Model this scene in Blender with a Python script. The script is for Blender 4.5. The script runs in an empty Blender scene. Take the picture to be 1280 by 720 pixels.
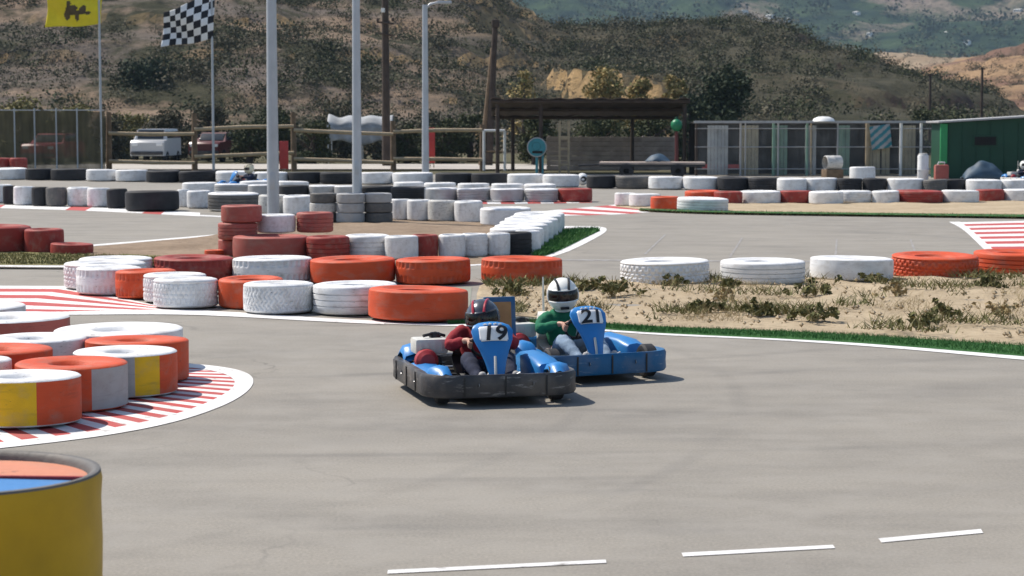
import bpy, bmesh, math, random
import numpy as np
from mathutils import Vector, Matrix, noise as mnoise

random.seed(7)
RNG = np.random.default_rng(11)
scene = bpy.context.scene
COL = scene.collection
PI = math.pi

# ------------------------------------------------------------------ camera
F_PX, CAM_H = 2600.0, 2.03
PITCH = math.atan(210.0 / F_PX)
cam_d = bpy.data.cameras.new('camera')
cam_d.sensor_width = 36.0
cam_d.lens = F_PX / 1280.0 * 36.0
cam_d.clip_start, cam_d.clip_end = 0.1, 12000.0
cam_o = bpy.data.objects.new('camera', cam_d)
COL.objects.link(cam_o)
cam_o.location = (0, 0, CAM_H)
cam_o.rotation_euler = (PI / 2 - PITCH, 0, 0)
scene.camera = cam_o
cam_d.dof.use_dof = True
cam_d.dof.focus_distance = 17.0
cam_d.dof.aperture_fstop = 5.6


def ray(u, v):
    cp, sp = math.cos(PITCH), math.sin(PITCH)
    a = (360.0 - v) / F_PX
    return Vector(((u - 640.0) / F_PX, cp + a * sp, -sp + a * cp))


def G(u, v, z=0.0):
    """ground point seen at photo pixel (u, v)"""
    d = ray(u, v)
    t = (z - CAM_H) / d.z
    return Vector((d.x * t, d.y * t, z))


def P(u, v, Y):
    """point at distance Y seen at photo pixel (u, v)"""
    d = ray(u, v)
    t = Y / d.y
    return Vector((d.x * t, Y, CAM_H + d.z * t))


# ------------------------------------------------------------------ tags and linking
def tag(o, label=None, cat=None, group=None, kind=None):
    for k, v in (('label', label), ('category', cat), ('group', group), ('kind', kind)):
        if v:
            o[k] = v
    return o


def thing(name, label, cat, loc=(0, 0, 0), rz=0.0, group=None):
    o = bpy.data.objects.new(name, None)
    COL.objects.link(o)
    o.empty_display_size = 0.1
    o.location = loc
    o.rotation_euler = (0, 0, rz)
    return tag(o, label, cat, group)


def copy_tree(o, parent=None):
    c = o.copy()
    COL.objects.link(c)
    if parent is not None:
        c.parent = parent
    for ch in list(o.children):
        copy_tree(ch, c)
    return c


# ------------------------------------------------------------------ mesh builder
class MB:
    def __init__(self):
        self.v, self.f, self.m = [], [], []

    def add(self, verts, faces, mi=0):
        b = len(self.v)
        self.v += [tuple(p) for p in verts]
        for f in faces:
            self.f.append(tuple(b + i for i in f))
            self.m.append(mi)
        return self

    def box(self, c, s, mi=0, bev=0.0, rot=None):
        bm = bmesh.new()
        bmesh.ops.create_cube(bm, size=1.0)
        for vv in bm.verts:
            vv.co = Vector((vv.co.x * s[0], vv.co.y * s[1], vv.co.z * s[2]))
        if bev > 0:
            bmesh.ops.bevel(bm, geom=list(bm.edges), offset=bev, segments=2, affect='EDGES', profile=0.6)
        R = rot.to_matrix() if hasattr(rot, 'to_matrix') else (rot if rot is not None else Matrix.Identity(3))
        c = Vector(c)
        bm.verts.index_update()
        self.add([R @ vv.co + c for vv in bm.verts], [[q.index for q in f.verts] for f in bm.faces], mi)
        bm.free()
        return self

    def tube(self, pts, r, n=10, mi=0, cap=True, closed=False):
        pts = [Vector(p) for p in pts]
        rs = r if isinstance(r, (list, tuple)) else [r] * len(pts)
        rings = []
        N = len(pts)
        up = None
        for i in range(N):
            if closed:
                t = pts[(i + 1) % N] - pts[i - 1]
            else:
                t = pts[min(i + 1, N - 1)] - pts[max(i - 1, 0)]
            t.normalize()
            if up is None:
                up = Vector((0, 0, 1)) if abs(t.z) < 0.9 else Vector((1, 0, 0))
            a = t.cross(up)
            if a.length < 1e-5:
                a = t.cross(Vector((0, 1, 0)))
            a.normalize()
            b = a.cross(t).normalized()
            up = b
            rings.append([pts[i] + (a * math.cos(2 * PI * k / n) + b * math.sin(2 * PI * k / n)) * rs[i] for k in range(n)])
        return self.loft(rings, mi, cap and not closed, closed)

    def loft(self, rings, mi=0, cap=True, closed=False):
        n = len(rings[0])
        vs = [p for r in rings for p in r]
        fs = []
        M = len(rings)
        for i in range(M if closed else M - 1):
            j = (i + 1) % M
            for k in range(n):
                l = (k + 1) % n
                fs.append((i * n + k, i * n + l, j * n + l, j * n + k))
        if cap:
            fs.append(tuple(reversed(range(n))))
            fs.append(tuple((M - 1) * n + k for k in range(n)))
        return self.add(vs, fs, mi)

    def lathe(self, prof, n=24, c=(0, 0, 0), axis='z', mi=0, closed=False):
        """prof: list of (r, z)"""
        c = Vector(c)
        rings = []
        for r, z in prof:
            ring = []
            for k in range(n):
                a = 2 * PI * k / n
                p = Vector((r * math.cos(a), r * math.sin(a), z))
                if axis == 'y':
                    p = Vector((p.x, p.z, -p.y))
                elif axis == 'x':
                    p = Vector((p.z, p.y, -p.x))
                ring.append(p + c)
            rings.append(ring)
        return self.loft(rings, mi, False, closed)

    def grid(self, fn, nu, nv, mi=0):
        vs = [fn(i / nu, j / nv) for j in range(nv + 1) for i in range(nu + 1)]
        fs = [(j * (nu + 1) + i, j * (nu + 1) + i + 1, (j + 1) * (nu + 1) + i + 1, (j + 1) * (nu + 1) + i)
              for j in range(nv) for i in range(nu)]
        self.add(vs, fs, 0)
        if callable(mi):
            k = len(self.m) - len(fs)
            for j in range(nv):
                for i in range(nu):
                    self.m[k + j * nu + i] = mi(i, j)
        elif mi:
            for q in range(len(fs)):
                self.m[-1 - q] = mi
        return self

    def mesh(self, name, mats, angle=40, weld=False):
        me = bpy.data.meshes.new(name)
        me.from_pydata(self.v, [], self.f)
        for m in (mats if isinstance(mats, (list, tuple)) else [mats]):
            me.materials.append(m)
        me.polygons.foreach_set('material_index', [int(q) for q in self.m])
        bm = bmesh.new()
        bm.from_mesh(me)
        if weld:
            bmesh.ops.remove_doubles(bm, verts=list(bm.verts), dist=0.0005)
        bmesh.ops.recalc_face_normals(bm, faces=list(bm.faces))
        bm.to_mesh(me)
        bm.free()
        me.polygons.foreach_set('use_smooth', [True] * len(me.polygons))
        me.set_sharp_from_angle(angle=math.radians(angle))
        me.update()
        return me

    def build(self, name, mats, parent=None, angle=40, loc=None):
        o = bpy.data.objects.new(name, self.mesh(name, mats, angle))
        COL.objects.link(o)
        if parent is not None:
            o.parent = parent
        if loc is not None:
            o.location = loc
        return o


def resample(poly, n):
    poly = [Vector(p) for p in poly]
    L = [0.0]
    for a, b in zip(poly, poly[1:]):
        L.append(L[-1] + (b - a).length)
    out = []
    for i in range(n + 1):
        s = L[-1] * i / n
        k = 0
        while k < len(L) - 2 and L[k + 1] < s:
            k += 1
        t = (s - L[k]) / max(L[k + 1] - L[k], 1e-9)
        out.append(poly[k].lerp(poly[k + 1], min(max(t, 0), 1)))
    return out


def smooth_poly(poly, it=2):
    poly = [Vector(p) for p in poly]
    for _ in range(it):
        q = [poly[0]]
        for a, b in zip(poly, poly[1:]):
            q += [a.lerp(b, 0.25), a.lerp(b, 0.75)]
        q.append(poly[-1])
        poly = q
    return poly


def sheet(name, A, B, z, mats, n=40, m=1, mi=0, zf=None, kind='structure', smooth=2):
    """surface between two ground polylines given in photo pixels"""
    a = resample(smooth_poly([G(*p) for p in A], smooth), n)
    b = resample(smooth_poly([G(*p) for p in B], smooth), n)
    mb = MB()

    def fn(u, v):
        p = a[round(u * n)].lerp(b[round(u * n)], v)
        return Vector((p.x, p.y, z + (zf(p, u, v) if zf else 0.0)))
    mb.grid(fn, n, m, mi)
    o = mb.build(name, mats)
    for p in o.data.polygons:
        if p.normal.z < 0:
            p.flip()
    return tag(o, kind=kind)


# ------------------------------------------------------------------ materials
def new_mat(name):
    m = bpy.data.materials.new(name)
    m.use_nodes = True
    nt = m.node_tree
    return m, nt, nt.nodes['Principled BSDF']


def N(nt, t, **kw):
    n = nt.nodes.new(t)
    for k, v in kw.items():
        setattr(n, k, v)
    return n


def coords(nt, kind='Object', rnd=True, scale=None):
    tc = N(nt, 'ShaderNodeTexCoord')
    out = tc.outputs[kind]
    if rnd:
        oi = N(nt, 'ShaderNodeObjectInfo')
        mul = N(nt, 'ShaderNodeMath', operation='MULTIPLY')
        nt.links.new(oi.outputs['Random'], mul.inputs[0])
        mul.inputs[1].default_value = 97.0
        add = N(nt, 'ShaderNodeVectorMath', operation='ADD')
        nt.links.new(out, add.inputs[0])
        nt.links.new(mul.outputs[0], add.inputs[1])
        out = add.outputs[0]
    if scale is not None:
        sc = N(nt, 'ShaderNodeVectorMath', operation='MULTIPLY')
        nt.links.new(out, sc.inputs[0])
        sc.inputs[1].default_value = scale
        out = sc.outputs[0]
    return out


def noise_fac(nt, vec, scale, detail=4.0, lo=0.35, hi=0.65, rough=0.55):
    n = N(nt, 'ShaderNodeTexNoise')
    n.inputs['Scale'].default_value = scale
    n.inputs['Detail'].default_value = detail
    n.inputs['Roughness'].default_value = rough
    nt.links.new(vec, n.inputs['Vector'])
    r = N(nt, 'ShaderNodeMapRange')
    r.inputs['From Min'].default_value = lo
    r.inputs['From Max'].default_value = hi
    nt.links.new(n.outputs['Fac'], r.inputs['Value'])
    return r.outputs['Result']


def mix(nt, fac, a, b):
    m = N(nt, 'ShaderNodeMix', data_type='RGBA')
    if isinstance(fac, (int, float)):
        m.inputs['Factor'].default_value = fac
    else:
        nt.links.new(fac, m.inputs['Factor'])
    for s, c in (('A', a), ('B', b)):
        if isinstance(c, tuple):
            m.inputs[s].default_value = (c[0], c[1], c[2], 1)
        else:
            nt.links.new(c, m.inputs[s])
    return m.outputs['Result']


def bump(nt, bsdf, height, strength=0.3, dist=0.01):
    b = N(nt, 'ShaderNodeBump')
    b.inputs['Strength'].default_value = strength
    b.inputs['Distance'].default_value = dist
    nt.links.new(height, b.inputs['Height'])
    nt.links.new(b.outputs['Normal'], bsdf.inputs['Normal'])


def plain(name, col, rough=0.7, var=0.18, scale=6.0, metal=0.0, bmp=0.15, bs=40.0, spec=0.4, kind='Object'):
    m, nt, b = new_mat(name)
    vec = coords(nt, kind)
    f = noise_fac(nt, vec, scale, 5, 0.25, 0.75)
    lo = tuple(c * (1 - var) for c in col)
    hi = tuple(min(c * (1 + var), 1) for c in col)
    nt.links.new(mix(nt, f, lo, hi), b.inputs['Base Color'])
    b.inputs['Roughness'].default_value = rough
    b.inputs['Metallic'].default_value = metal
    b.inputs['Specular IOR Level'].default_value = spec
    if bmp:
        bump(nt, b, noise_fac(nt, vec, bs, 3, 0, 1), bmp, 0.01)
    return m


def tyre_paint(name, col, under=(0.05, 0.048, 0.047), wear=0.60, rough=0.62):
    m, nt, b = new_mat(name)
    vec = coords(nt, 'Object', True)
    f1 = noise_fac(nt, vec, 2.2, 5, 0.3, 0.72)
    c = mix(nt, f1, tuple(x * 0.84 for x in col), col)
    # brown track dust in broad patches, rubber showing where the paint has rubbed off
    dust = noise_fac(nt, vec, 3.1, 6, 0.48, 0.85)
    dm = N(nt, 'ShaderNodeMath', operation='MULTIPLY')
    nt.links.new(dust, dm.inputs[0]); dm.inputs[1].default_value = 0.55
    c = mix(nt, dm.outputs[0], c, (0.30, 0.25, 0.20))
    sv = coords(nt, 'Object', True, (1.0, 1.0, 5.0))
    # black scuffs where karts have rubbed along the side
    rub = noise_fac(nt, coords(nt, 'Object', True, (0.8, 0.8, 7.0)), 1.6, 6, 0.56, 0.74, 0.65)
    rm_ = N(nt, 'ShaderNodeMath', operation='MULTIPLY')
    nt.links.new(rub, rm_.inputs[0]); rm_.inputs[1].default_value = 0.42
    c = mix(nt, rm_.outputs[0], c, tuple(x * 0.35 + 0.02 for x in col))
    worn = noise_fac(nt, sv, 5.5, 8, wear - 0.02, wear + 0.05, 0.68)
    wm = N(nt, 'ShaderNodeMath', operation='MULTIPLY')
    nt.links.new(worn, wm.inputs[0]); wm.inputs[1].default_value = 0.75
    c = mix(nt, wm.outputs[0], c, under)
    nt.links.new(c, b.inputs['Base Color'])
    b.inputs['Roughness'].default_value = rough
    b.inputs['Specular IOR Level'].default_value = 0.3
    bump(nt, b, noise_fac(nt, vec, 26.0, 4, 0, 1), 0.25, 0.015)
    return m


M = {}
M['white'] = tyre_paint('white tyre paint', (0.82, 0.82, 0.82), wear=0.635)
M['cream'] = tyre_paint('aged white tyre paint', (0.62, 0.61, 0.58), wear=0.58)
M['orange'] = tyre_paint('orange tyre paint', (0.64, 0.085, 0.025), wear=0.66)
M['red'] = tyre_paint('dark red tyre paint', (0.34, 0.045, 0.035), wear=0.64)
M['brick'] = tyre_paint('faded red tyre paint', (0.40, 0.10, 0.08), wear=0.64)
M['yellow'] = tyre_paint('yellow tyre paint', (0.80, 0.50, 0.015), wear=0.67)
M['black'] = plain('black tyre rubber', (0.022, 0.022, 0.025), 0.75, 0.35, 3.0)
M['grey'] = tyre_paint('dusty grey rubber', (0.13, 0.125, 0.12), wear=0.60)
M['silver'] = tyre_paint('grey washed tyre paint', (0.42, 0.42, 0.42), wear=0.66)
M['blue lid'] = tyre_paint('blue paint', (0.06, 0.22, 0.50), wear=0.66)
M['salmon lid'] = tyre_paint('faded orange paint', (0.62, 0.24, 0.14), wear=0.66)

M['metal'] = plain('galvanised steel', (0.45, 0.47, 0.50), 0.45, 0.12, 2.0, 0.35, 0.05)
M['wood'] = plain('weathered timber', (0.17, 0.115, 0.07), 0.85, 0.35, 4.0)
M['darkwood'] = plain('dark timber', (0.06, 0.042, 0.032), 0.85, 0.35, 4.0)
M['palewood'] = plain('pale timber', (0.40, 0.31, 0.20), 0.85, 0.25, 4.0)
M['rubber'] = M['black']
M['whitepaint'] = plain('white painted steel', (0.78, 0.78, 0.76), 0.5, 0.08, 3.0)
M['blue'] = plain('blue plastic', (0.018, 0.19, 0.50), 0.38, 0.12, 6.0, 0, 0.04, spec=0.5)
M['darkblue'] = plain('scuffed blue plastic', (0.012, 0.115, 0.27), 0.5, 0.3, 9.0, 0, 0.08)
M['blackplastic'] = tyre_paint('scuffed black plastic', (0.050, 0.050, 0.055), (0.26, 0.25, 0.24), 0.60, 0.42)
M['darkblue'] = tyre_paint('scuffed blue bumper plastic', (0.012, 0.115, 0.27), (0.16, 0.24, 0.34), 0.62, 0.45)
M['steel'] = plain('bare steel', (0.35, 0.35, 0.36), 0.35, 0.2, 8.0, 0.8, 0.05)
M['darksteel'] = plain('black steel', (0.03, 0.03, 0.032), 0.5, 0.2, 8.0, 0.3, 0.05)
M['airbox'] = plain('pale grey airbox plastic', (0.58, 0.57, 0.53), 0.5, 0.15, 9.0)
M['redengine'] = plain('red engine cowl', (0.36, 0.03, 0.035), 0.4, 0.2, 9.0)
M['plate'] = plain('white number plate', (0.85, 0.84, 0.82), 0.4, 0.05, 9.0, 0, 0)
M['ink'] = plain('black number vinyl', (0.012, 0.012, 0.014), 0.5, 0.1, 9.0, 0, 0)
M['tan'] = plain('tan seat padding', (0.38, 0.20, 0.08), 0.8, 0.2, 9.0)
M['skin'] = plain('skin', (0.50, 0.27, 0.19), 0.5, 0.08, 20.0, 0, 0.05)
M['hair'] = plain('dark hair', (0.03, 0.02, 0.015), 0.6, 0.3, 30.0)
M['eye'] = plain('eye', (0.05, 0.03, 0.02), 0.2, 0.1, 9.0, 0, 0)
M['redcloth'] = plain('red racing suit cloth', (0.27, 0.014, 0.022), 0.85, 0.25, 14.0, 0, 0.4, 60)
M['greencloth'] = plain('green sweatshirt cloth', (0.012, 0.15, 0.075), 0.9, 0.25, 14.0, 0, 0.4, 60)
M['denim'] = plain('pale denim', (0.24, 0.32, 0.42), 0.9, 0.25, 14.0, 0, 0.4, 60)
M['navycloth'] = plain('dark navy cloth', (0.02, 0.025, 0.05), 0.9, 0.3, 14.0, 0, 0.4, 60)
M['shoe'] = plain('grey trainer', (0.35, 0.34, 0.33), 0.7, 0.2, 14.0)
M['palewhite'] = plain('white helmet shell', (0.80, 0.79, 0.74), 0.25, 0.06, 9.0, 0, 0)
M['darkhelmet'] = plain('graphite helmet shell', (0.09, 0.10, 0.12), 0.22, 0.3, 9.0, 0.4, 0)
M['creamhelmet'] = plain('cream helmet shell', (0.70, 0.62, 0.44), 0.25, 0.06, 9.0, 0, 0)
M['helmetred'] = plain('red helmet trim', (0.40, 0.03, 0.05), 0.25, 0.1, 9.0, 0, 0)
M['helmetpad'] = plain('helmet padding', (0.02, 0.02, 0.022), 0.9, 0.1, 9.0, 0, 0.1)
M['sunlitgreen'] = plain('sunlit green of hut corner', (0.03, 0.27, 0.09), 0.6, 0.15, 1.5, 0, 0.1)  # lit copy of the hut green, sunlight put into the colour
M['yellowbarrel'] = plain('golden yellow barrel paint', (0.54, 0.310, 0.003), 0.5, 0.22, 2.5, 0, 0.12)
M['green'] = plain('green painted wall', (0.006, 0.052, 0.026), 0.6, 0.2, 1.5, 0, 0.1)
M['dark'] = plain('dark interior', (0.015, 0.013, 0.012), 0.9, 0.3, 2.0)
M['planks'] = plain('grey brown boards', (0.38, 0.31, 0.27), 0.85, 0.3, 3.0)
M['tarp'] = plain('blue tarpaulin', (0.035, 0.07, 0.11), 0.6, 0.3, 3.0)
M['redpaint'] = plain('red paint', (0.42, 0.035, 0.03), 0.45, 0.2, 3.0)
M['teal'] = plain('teal sign enamel', (0.03, 0.20, 0.24), 0.45, 0.2, 6.0)
M['brightgreen'] = plain('bright green plastic', (0.015, 0.20, 0.085), 0.4, 0.15, 6.0)
M['glass'] = plain('dark car glass', (0.03, 0.035, 0.04), 0.08, 0.1, 2.0, 0, 0)


def visor_mat():
    m, nt, b = new_mat('tinted visor')
    out = nt.nodes['Material Output']
    tr = N(nt, 'ShaderNodeBsdfTransparent')
    tr.inputs['Color'].default_value = (0.42, 0.40, 0.38, 1)
    gl = N(nt, 'ShaderNodeBsdfGlossy')
    gl.inputs['Roughness'].default_value = 0.06
    fr = N(nt, 'ShaderNodeFresnel')
    mx = N(nt, 'ShaderNodeMixShader')
    nt.links.new(fr.outputs[0], mx.inputs[0])
    nt.links.new(tr.outputs[0], mx.inputs[1])
    nt.links.new(gl.outputs[0], mx.inputs[2])
    nt.links.new(mx.outputs[0], out.inputs['Surface'])
    return m


M['visor'] = visor_mat()


def net_mat(name, col, alpha):
    """woven shade net: threads with open gaps too fine to draw one by one"""
    m, nt, b = new_mat(name)
    vec = coords(nt, 'Object', False)
    f = noise_fac(nt, coords(nt, 'Object', False, (3.2, 1.0, 0.5)), 1.3, 6, 0.3, 0.7)
    nt.links.new(mix(nt, f, tuple(c * 0.6 for c in col), tuple(c * 1.3 for c in col)), b.inputs['Base Color'])
    b.inputs['Roughness'].default_value = 0.95
    a = noise_fac(nt, vec, 2.5, 4, 0.2, 0.8)
    mr = N(nt, 'ShaderNodeMapRange')
    mr.inputs['To Min'].default_value = alpha - 0.12
    mr.inputs['To Max'].default_value = alpha + 0.12
    nt.links.new(a, mr.inputs['Value'])
    nt.links.new(mr.outputs['Result'], b.inputs['Alpha'])
    return m


M['net'] = net_mat('brown green shade net', (0.12, 0.10, 0.055), 0.86)
M['wire'] = net_mat('wire mesh', (0.30, 0.30, 0.29), 0.22)


def foliage(name, cols, trans=0.15):
    m, nt, b = new_mat(name)
    geo = N(nt, 'ShaderNodeNewGeometry')
    ramp = N(nt, 'ShaderNodeValToRGB')
    ramp.color_ramp.elements[0].color = (*cols[0], 1)
    ramp.color_ramp.elements[1].color = (*cols[-1], 1)
    for i, c in enumerate(cols[1:-1]):
        e = ramp.color_ramp.elements.new((i + 1) / (len(cols) - 1))
        e.color = (*c, 1)
    nz = noise_fac(nt, coords(nt, 'Object', False), 0.22, 3, 0.3, 0.7)
    mx = N(nt, 'ShaderNodeMix')
    mx.inputs['Factor'].default_value = 0.5
    nt.links.new(geo.outputs['Random Per Island'], mx.inputs['A'])
    nt.links.new(nz, mx.inputs['B'])
    nt.links.new(mx.outputs['Result'], ramp.inputs['Fac'])
    nt.links.new(ramp.outputs['Color'], b.inputs['Base Color'])
    b.inputs['Roughness'].default_value = 0.8
    b.inputs['Specular IOR Level'].default_value = 0.2
    return m


M['scrub'] = foliage('dry hillside scrub', [(0.038, 0.040, 0.024), (0.072, 0.070, 0.042), (0.115, 0.104, 0.066), (0.18, 0.145, 0.10)])
M['greenscrub'] = foliage('green scrub', [(0.026, 0.034, 0.014), (0.052, 0.062, 0.026), (0.090, 0.095, 0.042)])
M['treeleaf'] = foliage('dark tree leaves', [(0.022, 0.032, 0.018), (0.042, 0.058, 0.030), (0.068, 0.082, 0.040)])
M['dryleaf'] = foliage('yellow dry leaves', [(0.34, 0.25, 0.09), (0.46, 0.34, 0.15), (0.12, 0.125, 0.04), (0.20, 0.18, 0.06)])
M['weed'] = foliage('weed leaves', [(0.085, 0.090, 0.030), (0.14, 0.135, 0.050), (0.25, 0.215, 0.11)])
M['dryweed'] = foliage('dry weed stems', [(0.24, 0.17, 0.09), (0.36, 0.28, 0.15), (0.18, 0.16, 0.07)])
M['turf'] = foliage('green grass blades', [(0.030, 0.115, 0.028), (0.045, 0.15, 0.036), (0.085, 0.16, 0.045)])
M['drygrass'] = foliage('mixed grass blades', [(0.12, 0.13, 0.04), (0.20, 0.18, 0.07), (0.32, 0.25, 0.13)])
# ------------------------------------------------------------------ ground materials
def asphalt_mat():
    m, nt, b = new_mat('weathered grey asphalt')
    v = coords(nt, 'Object', False)
    c = mix(nt, noise_fac(nt, v, 0.16, 6, 0.3, 0.7), (0.248, 0.228, 0.197), (0.288, 0.265, 0.229))
    st = coords(nt, 'Object', False, (0.55, 1.5, 1.0))
    c = mix(nt, noise_fac(nt, st, 1.0, 7, 0.40, 0.80, 0.62), c, (0.185, 0.172, 0.152))
    st2 = coords(nt, 'Object', False, (0.28, 0.9, 1.0))
    f2 = noise_fac(nt, st2, 1.7, 4, 0.60, 0.72)
    mm = N(nt, 'ShaderNodeMath', operation='MULTIPLY')
    nt.links.new(f2, mm.inputs[0]); mm.inputs[1].default_value = 0.30
    c = mix(nt, mm.outputs[0], c, (0.13, 0.125, 0.12))
    g = noise_fac(nt, v, 55.0, 3, 0.25, 0.75)
    gm = N(nt, 'ShaderNodeMix', data_type='RGBA', blend_type='MULTIPLY')
    gm.inputs['Factor'].default_value = 1.0
    nt.links.new(c, gm.inputs['A'])
    nt.links.new(mix(nt, g, (0.78, 0.78, 0.78), (1.18, 1.17, 1.15)), gm.inputs['B'])
    c = gm.outputs['Result']
    c = mix(nt, noise_fac(nt, v, 1.9, 8, 0.45, 0.80, 0.7), c, (0.285, 0.264, 0.232))
    blot = noise_fac(nt, v, 0.75, 9, 0.60, 0.70, 0.75)
    bl = N(nt, 'ShaderNodeMath', operation='MULTIPLY')
    nt.links.new(blot, bl.inputs[0]); bl.inputs[1].default_value = 0.13
    c = mix(nt, bl.outputs[0], c, (0.13, 0.122, 0.11))
    # hairline cracks
    wv = N(nt, 'ShaderNodeTexNoise'); wv.inputs['Scale'].default_value = 1.1; wv.inputs['Detail'].default_value = 5
    nt.links.new(v, wv.inputs['Vector'])
    av = N(nt, 'ShaderNodeVectorMath', operation='MULTIPLY_ADD')
    nt.links.new(wv.outputs['Color'], av.inputs[0]); av.inputs[1].default_value = (1.6, 1.6, 0); nt.links.new(v, av.inputs[2])
    vo = N(nt, 'ShaderNodeTexVoronoi'); vo.feature = 'DISTANCE_TO_EDGE'; vo.inputs['Scale'].default_value = 0.21
    nt.links.new(av.outputs[0], vo.inputs['Vector'])
    cr = N(nt, 'ShaderNodeMapRange'); cr.inputs['From Min'].default_value = 0.0045; cr.inputs['From Max'].default_value = 0.0015
    nt.links.new(vo.outputs['Distance'], cr.inputs['Value'])
    cb = N(nt, 'ShaderNodeMath', operation='MULTIPLY'); nt.links.new(cr.outputs['Result'], cb.inputs[0])
    nt.links.new(noise_fac(nt, v, 0.4, 4, 0.50, 0.90), cb.inputs[1])
    c = mix(nt, cb.outputs[0], c, (0.075, 0.07, 0.065))
    # old tyre marks: long thin dark arcs worn into the surface
    sep = N(nt, 'ShaderNodeSeparateXYZ')
    wob = coords(nt, 'Object', False)
    nt.links.new(wob, sep.inputs[0])
    def arc(cx, cy, r, w, x0, x1, dark):
        nonlocal c
        dx = N(nt, 'ShaderNodeMath', operation='SUBTRACT'); nt.links.new(sep.outputs[0], dx.inputs[0]); dx.inputs[1].default_value = cx
        dy = N(nt, 'ShaderNodeMath', operation='SUBTRACT'); nt.links.new(sep.outputs[1], dy.inputs[0]); dy.inputs[1].default_value = cy
        cv = N(nt, 'ShaderNodeCombineXYZ'); nt.links.new(dx.outputs[0], cv.inputs[0]); nt.links.new(dy.outputs[0], cv.inputs[1])
        ln = N(nt, 'ShaderNodeVectorMath', operation='LENGTH'); nt.links.new(cv.outputs[0], ln.inputs[0])
        d = N(nt, 'ShaderNodeMath', operation='SUBTRACT'); nt.links.new(ln.outputs['Value'], d.inputs[0]); d.inputs[1].default_value = r
        ab = N(nt, 'ShaderNodeMath', operation='ABSOLUTE'); nt.links.new(d.outputs[0], ab.inputs[0])
        mr = N(nt, 'ShaderNodeMapRange'); mr.interpolation_type = 'SMOOTHSTEP'
        mr.inputs['From Min'].default_value = w; mr.inputs['From Max'].default_value = w * 0.2
        nt.links.new(ab.outputs[0], mr.inputs['Value'])
        brk = noise_fac(nt, coords(nt, 'Object', False), 0.55, 5, 0.38, 0.62)
        mu = N(nt, 'ShaderNodeMath', operation='MULTIPLY'); nt.links.new(mr.outputs['Result'], mu.inputs[0]); nt.links.new(brk, mu.inputs[1])
        mu2 = N(nt, 'ShaderNodeMath', operation='MULTIPLY'); nt.links.new(mu.outputs[0], mu2.inputs[0]); mu2.inputs[1].default_value = dark
        c = mix(nt, mu2.outputs[0], c, (0.07, 0.068, 0.066))
    for cx, cy, r, w, dk in ((-5, 30, 14.0, 0.13, 0.26), (-5, 30, 15.1, 0.13, 0.22), (-6, 28, 15.6, 0.5, 0.16), (-7, 26, 13.2, 1.0, 0.12), (-2, 40, 27.5, 0.10, 0.20),
                             (-2, 40, 28.4, 0.10, 0.16), (6, 44, 30.0, 0.12, 0.16), (-9, 16, 9.6, 0.10, 0.14), (-9, 16, 10.7, 0.10, 0.18), (2, 60, 46.5, 0.2, 0.15)):
        arc(cx, cy, r, w, 0, 0, dk)
    nt.links.new(c, b.inputs['Base Color'])
    b.inputs['Roughness'].default_value = 0.82
    b.inputs['Specular IOR Level'].default_value = 0.35
    bump(nt, b, noise_fac(nt, v, 90.0, 3, 0, 1), 0.35, 0.006)
    return m


def soil_mat(name, a, bcol, stones, scale=1.0, bmp=0.6):
    m, nt, b = new_mat(name)
    v = coords(nt, 'Object', False)
    c = mix(nt, noise_fac(nt, v, 0.9 * scale, 6, 0.3, 0.7), a, bcol)
    c = mix(nt, noise_fac(nt, v, 9.0 * scale, 6, 0.50, 0.72, 0.7), c, stones)
    nt.links.new(c, b.inputs['Base Color'])
    b.inputs['Roughness'].default_value = 0.95
    b.inputs['Specular IOR Level'].default_value = 0.15
    bump(nt, b, noise_fac(nt, v, 14.0 * scale, 6, 0, 1, 0.7), bmp, 0.05 / scale)
    return m


def line_mat(name, col, wear=0.62):
    m, nt, b = new_mat(name)
    v = coords(nt, 'Object', False)
    c = mix(nt, noise_fac(nt, v, 1.2, 5, 0.3, 0.7), tuple(x * 0.85 for x in col), col)
    grime = noise_fac(nt, coords(nt, 'Object', False, (1.0, 2.2, 1.0)), 1.8, 7, 0.45, 0.80, 0.65)
    gr_ = N(nt, 'ShaderNodeMath', operation='MULTIPLY'); nt.links.new(grime, gr_.inputs[0]); gr_.inputs[1].default_value = 0.45
    c = mix(nt, gr_.outputs[0], c, (0.24, 0.215, 0.19))
    c = mix(nt, noise_fac(nt, v, 7.0, 8, wear - 0.05, wear + 0.06, 0.7), c, (0.22, 0.20, 0.18))
    nt.links.new(c, b.inputs['Base Color'])
    b.inputs['Roughness'].default_value = 0.75
    bump(nt, b, noise_fac(nt, v, 80.0, 3, 0, 1), 0.2, 0.005)
    return m


M['asphalt'] = asphalt_mat()
M['soil'] = soil_mat('pale dry dirt', (0.36, 0.285, 0.190), (0.48, 0.39, 0.270), (0.29, 0.22, 0.145))
M['duff'] = soil_mat('brown dirt', (0.22, 0.16, 0.11), (0.33, 0.25, 0.18), (0.16, 0.12, 0.085))
M['field'] = soil_mat('scrubby ground', (0.075, 0.075, 0.040), (0.13, 0.11, 0.065), (0.05, 0.055, 0.03), 0.25)
M['apron'] = line_mat('faded green track paint', (0.26, 0.275, 0.215), 0.6)
M['pale'] = soil_mat('pale gravel', (0.42, 0.39, 0.35), (0.52, 0.48, 0.43), (0.36, 0.32, 0.28), 0.5)
M['linewhite'] = line_mat('white track paint', (0.78, 0.77, 0.76))
M['linefaint'] = line_mat('worn white track paint', (0.33, 0.32, 0.31), 0.50)
M['linered'] = line_mat('red track paint', (0.48, 0.05, 0.045), 0.66)
M['turfbase'] = soil_mat('green turf', (0.030, 0.105, 0.030), (0.05, 0.14, 0.040), (0.045, 0.09, 0.028), 2.0)
M['grassbase'] = soil_mat('patchy grass', (0.14, 0.14, 0.055), (0.22, 0.20, 0.09), (0.27, 0.21, 0.13), 1.5)

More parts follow.
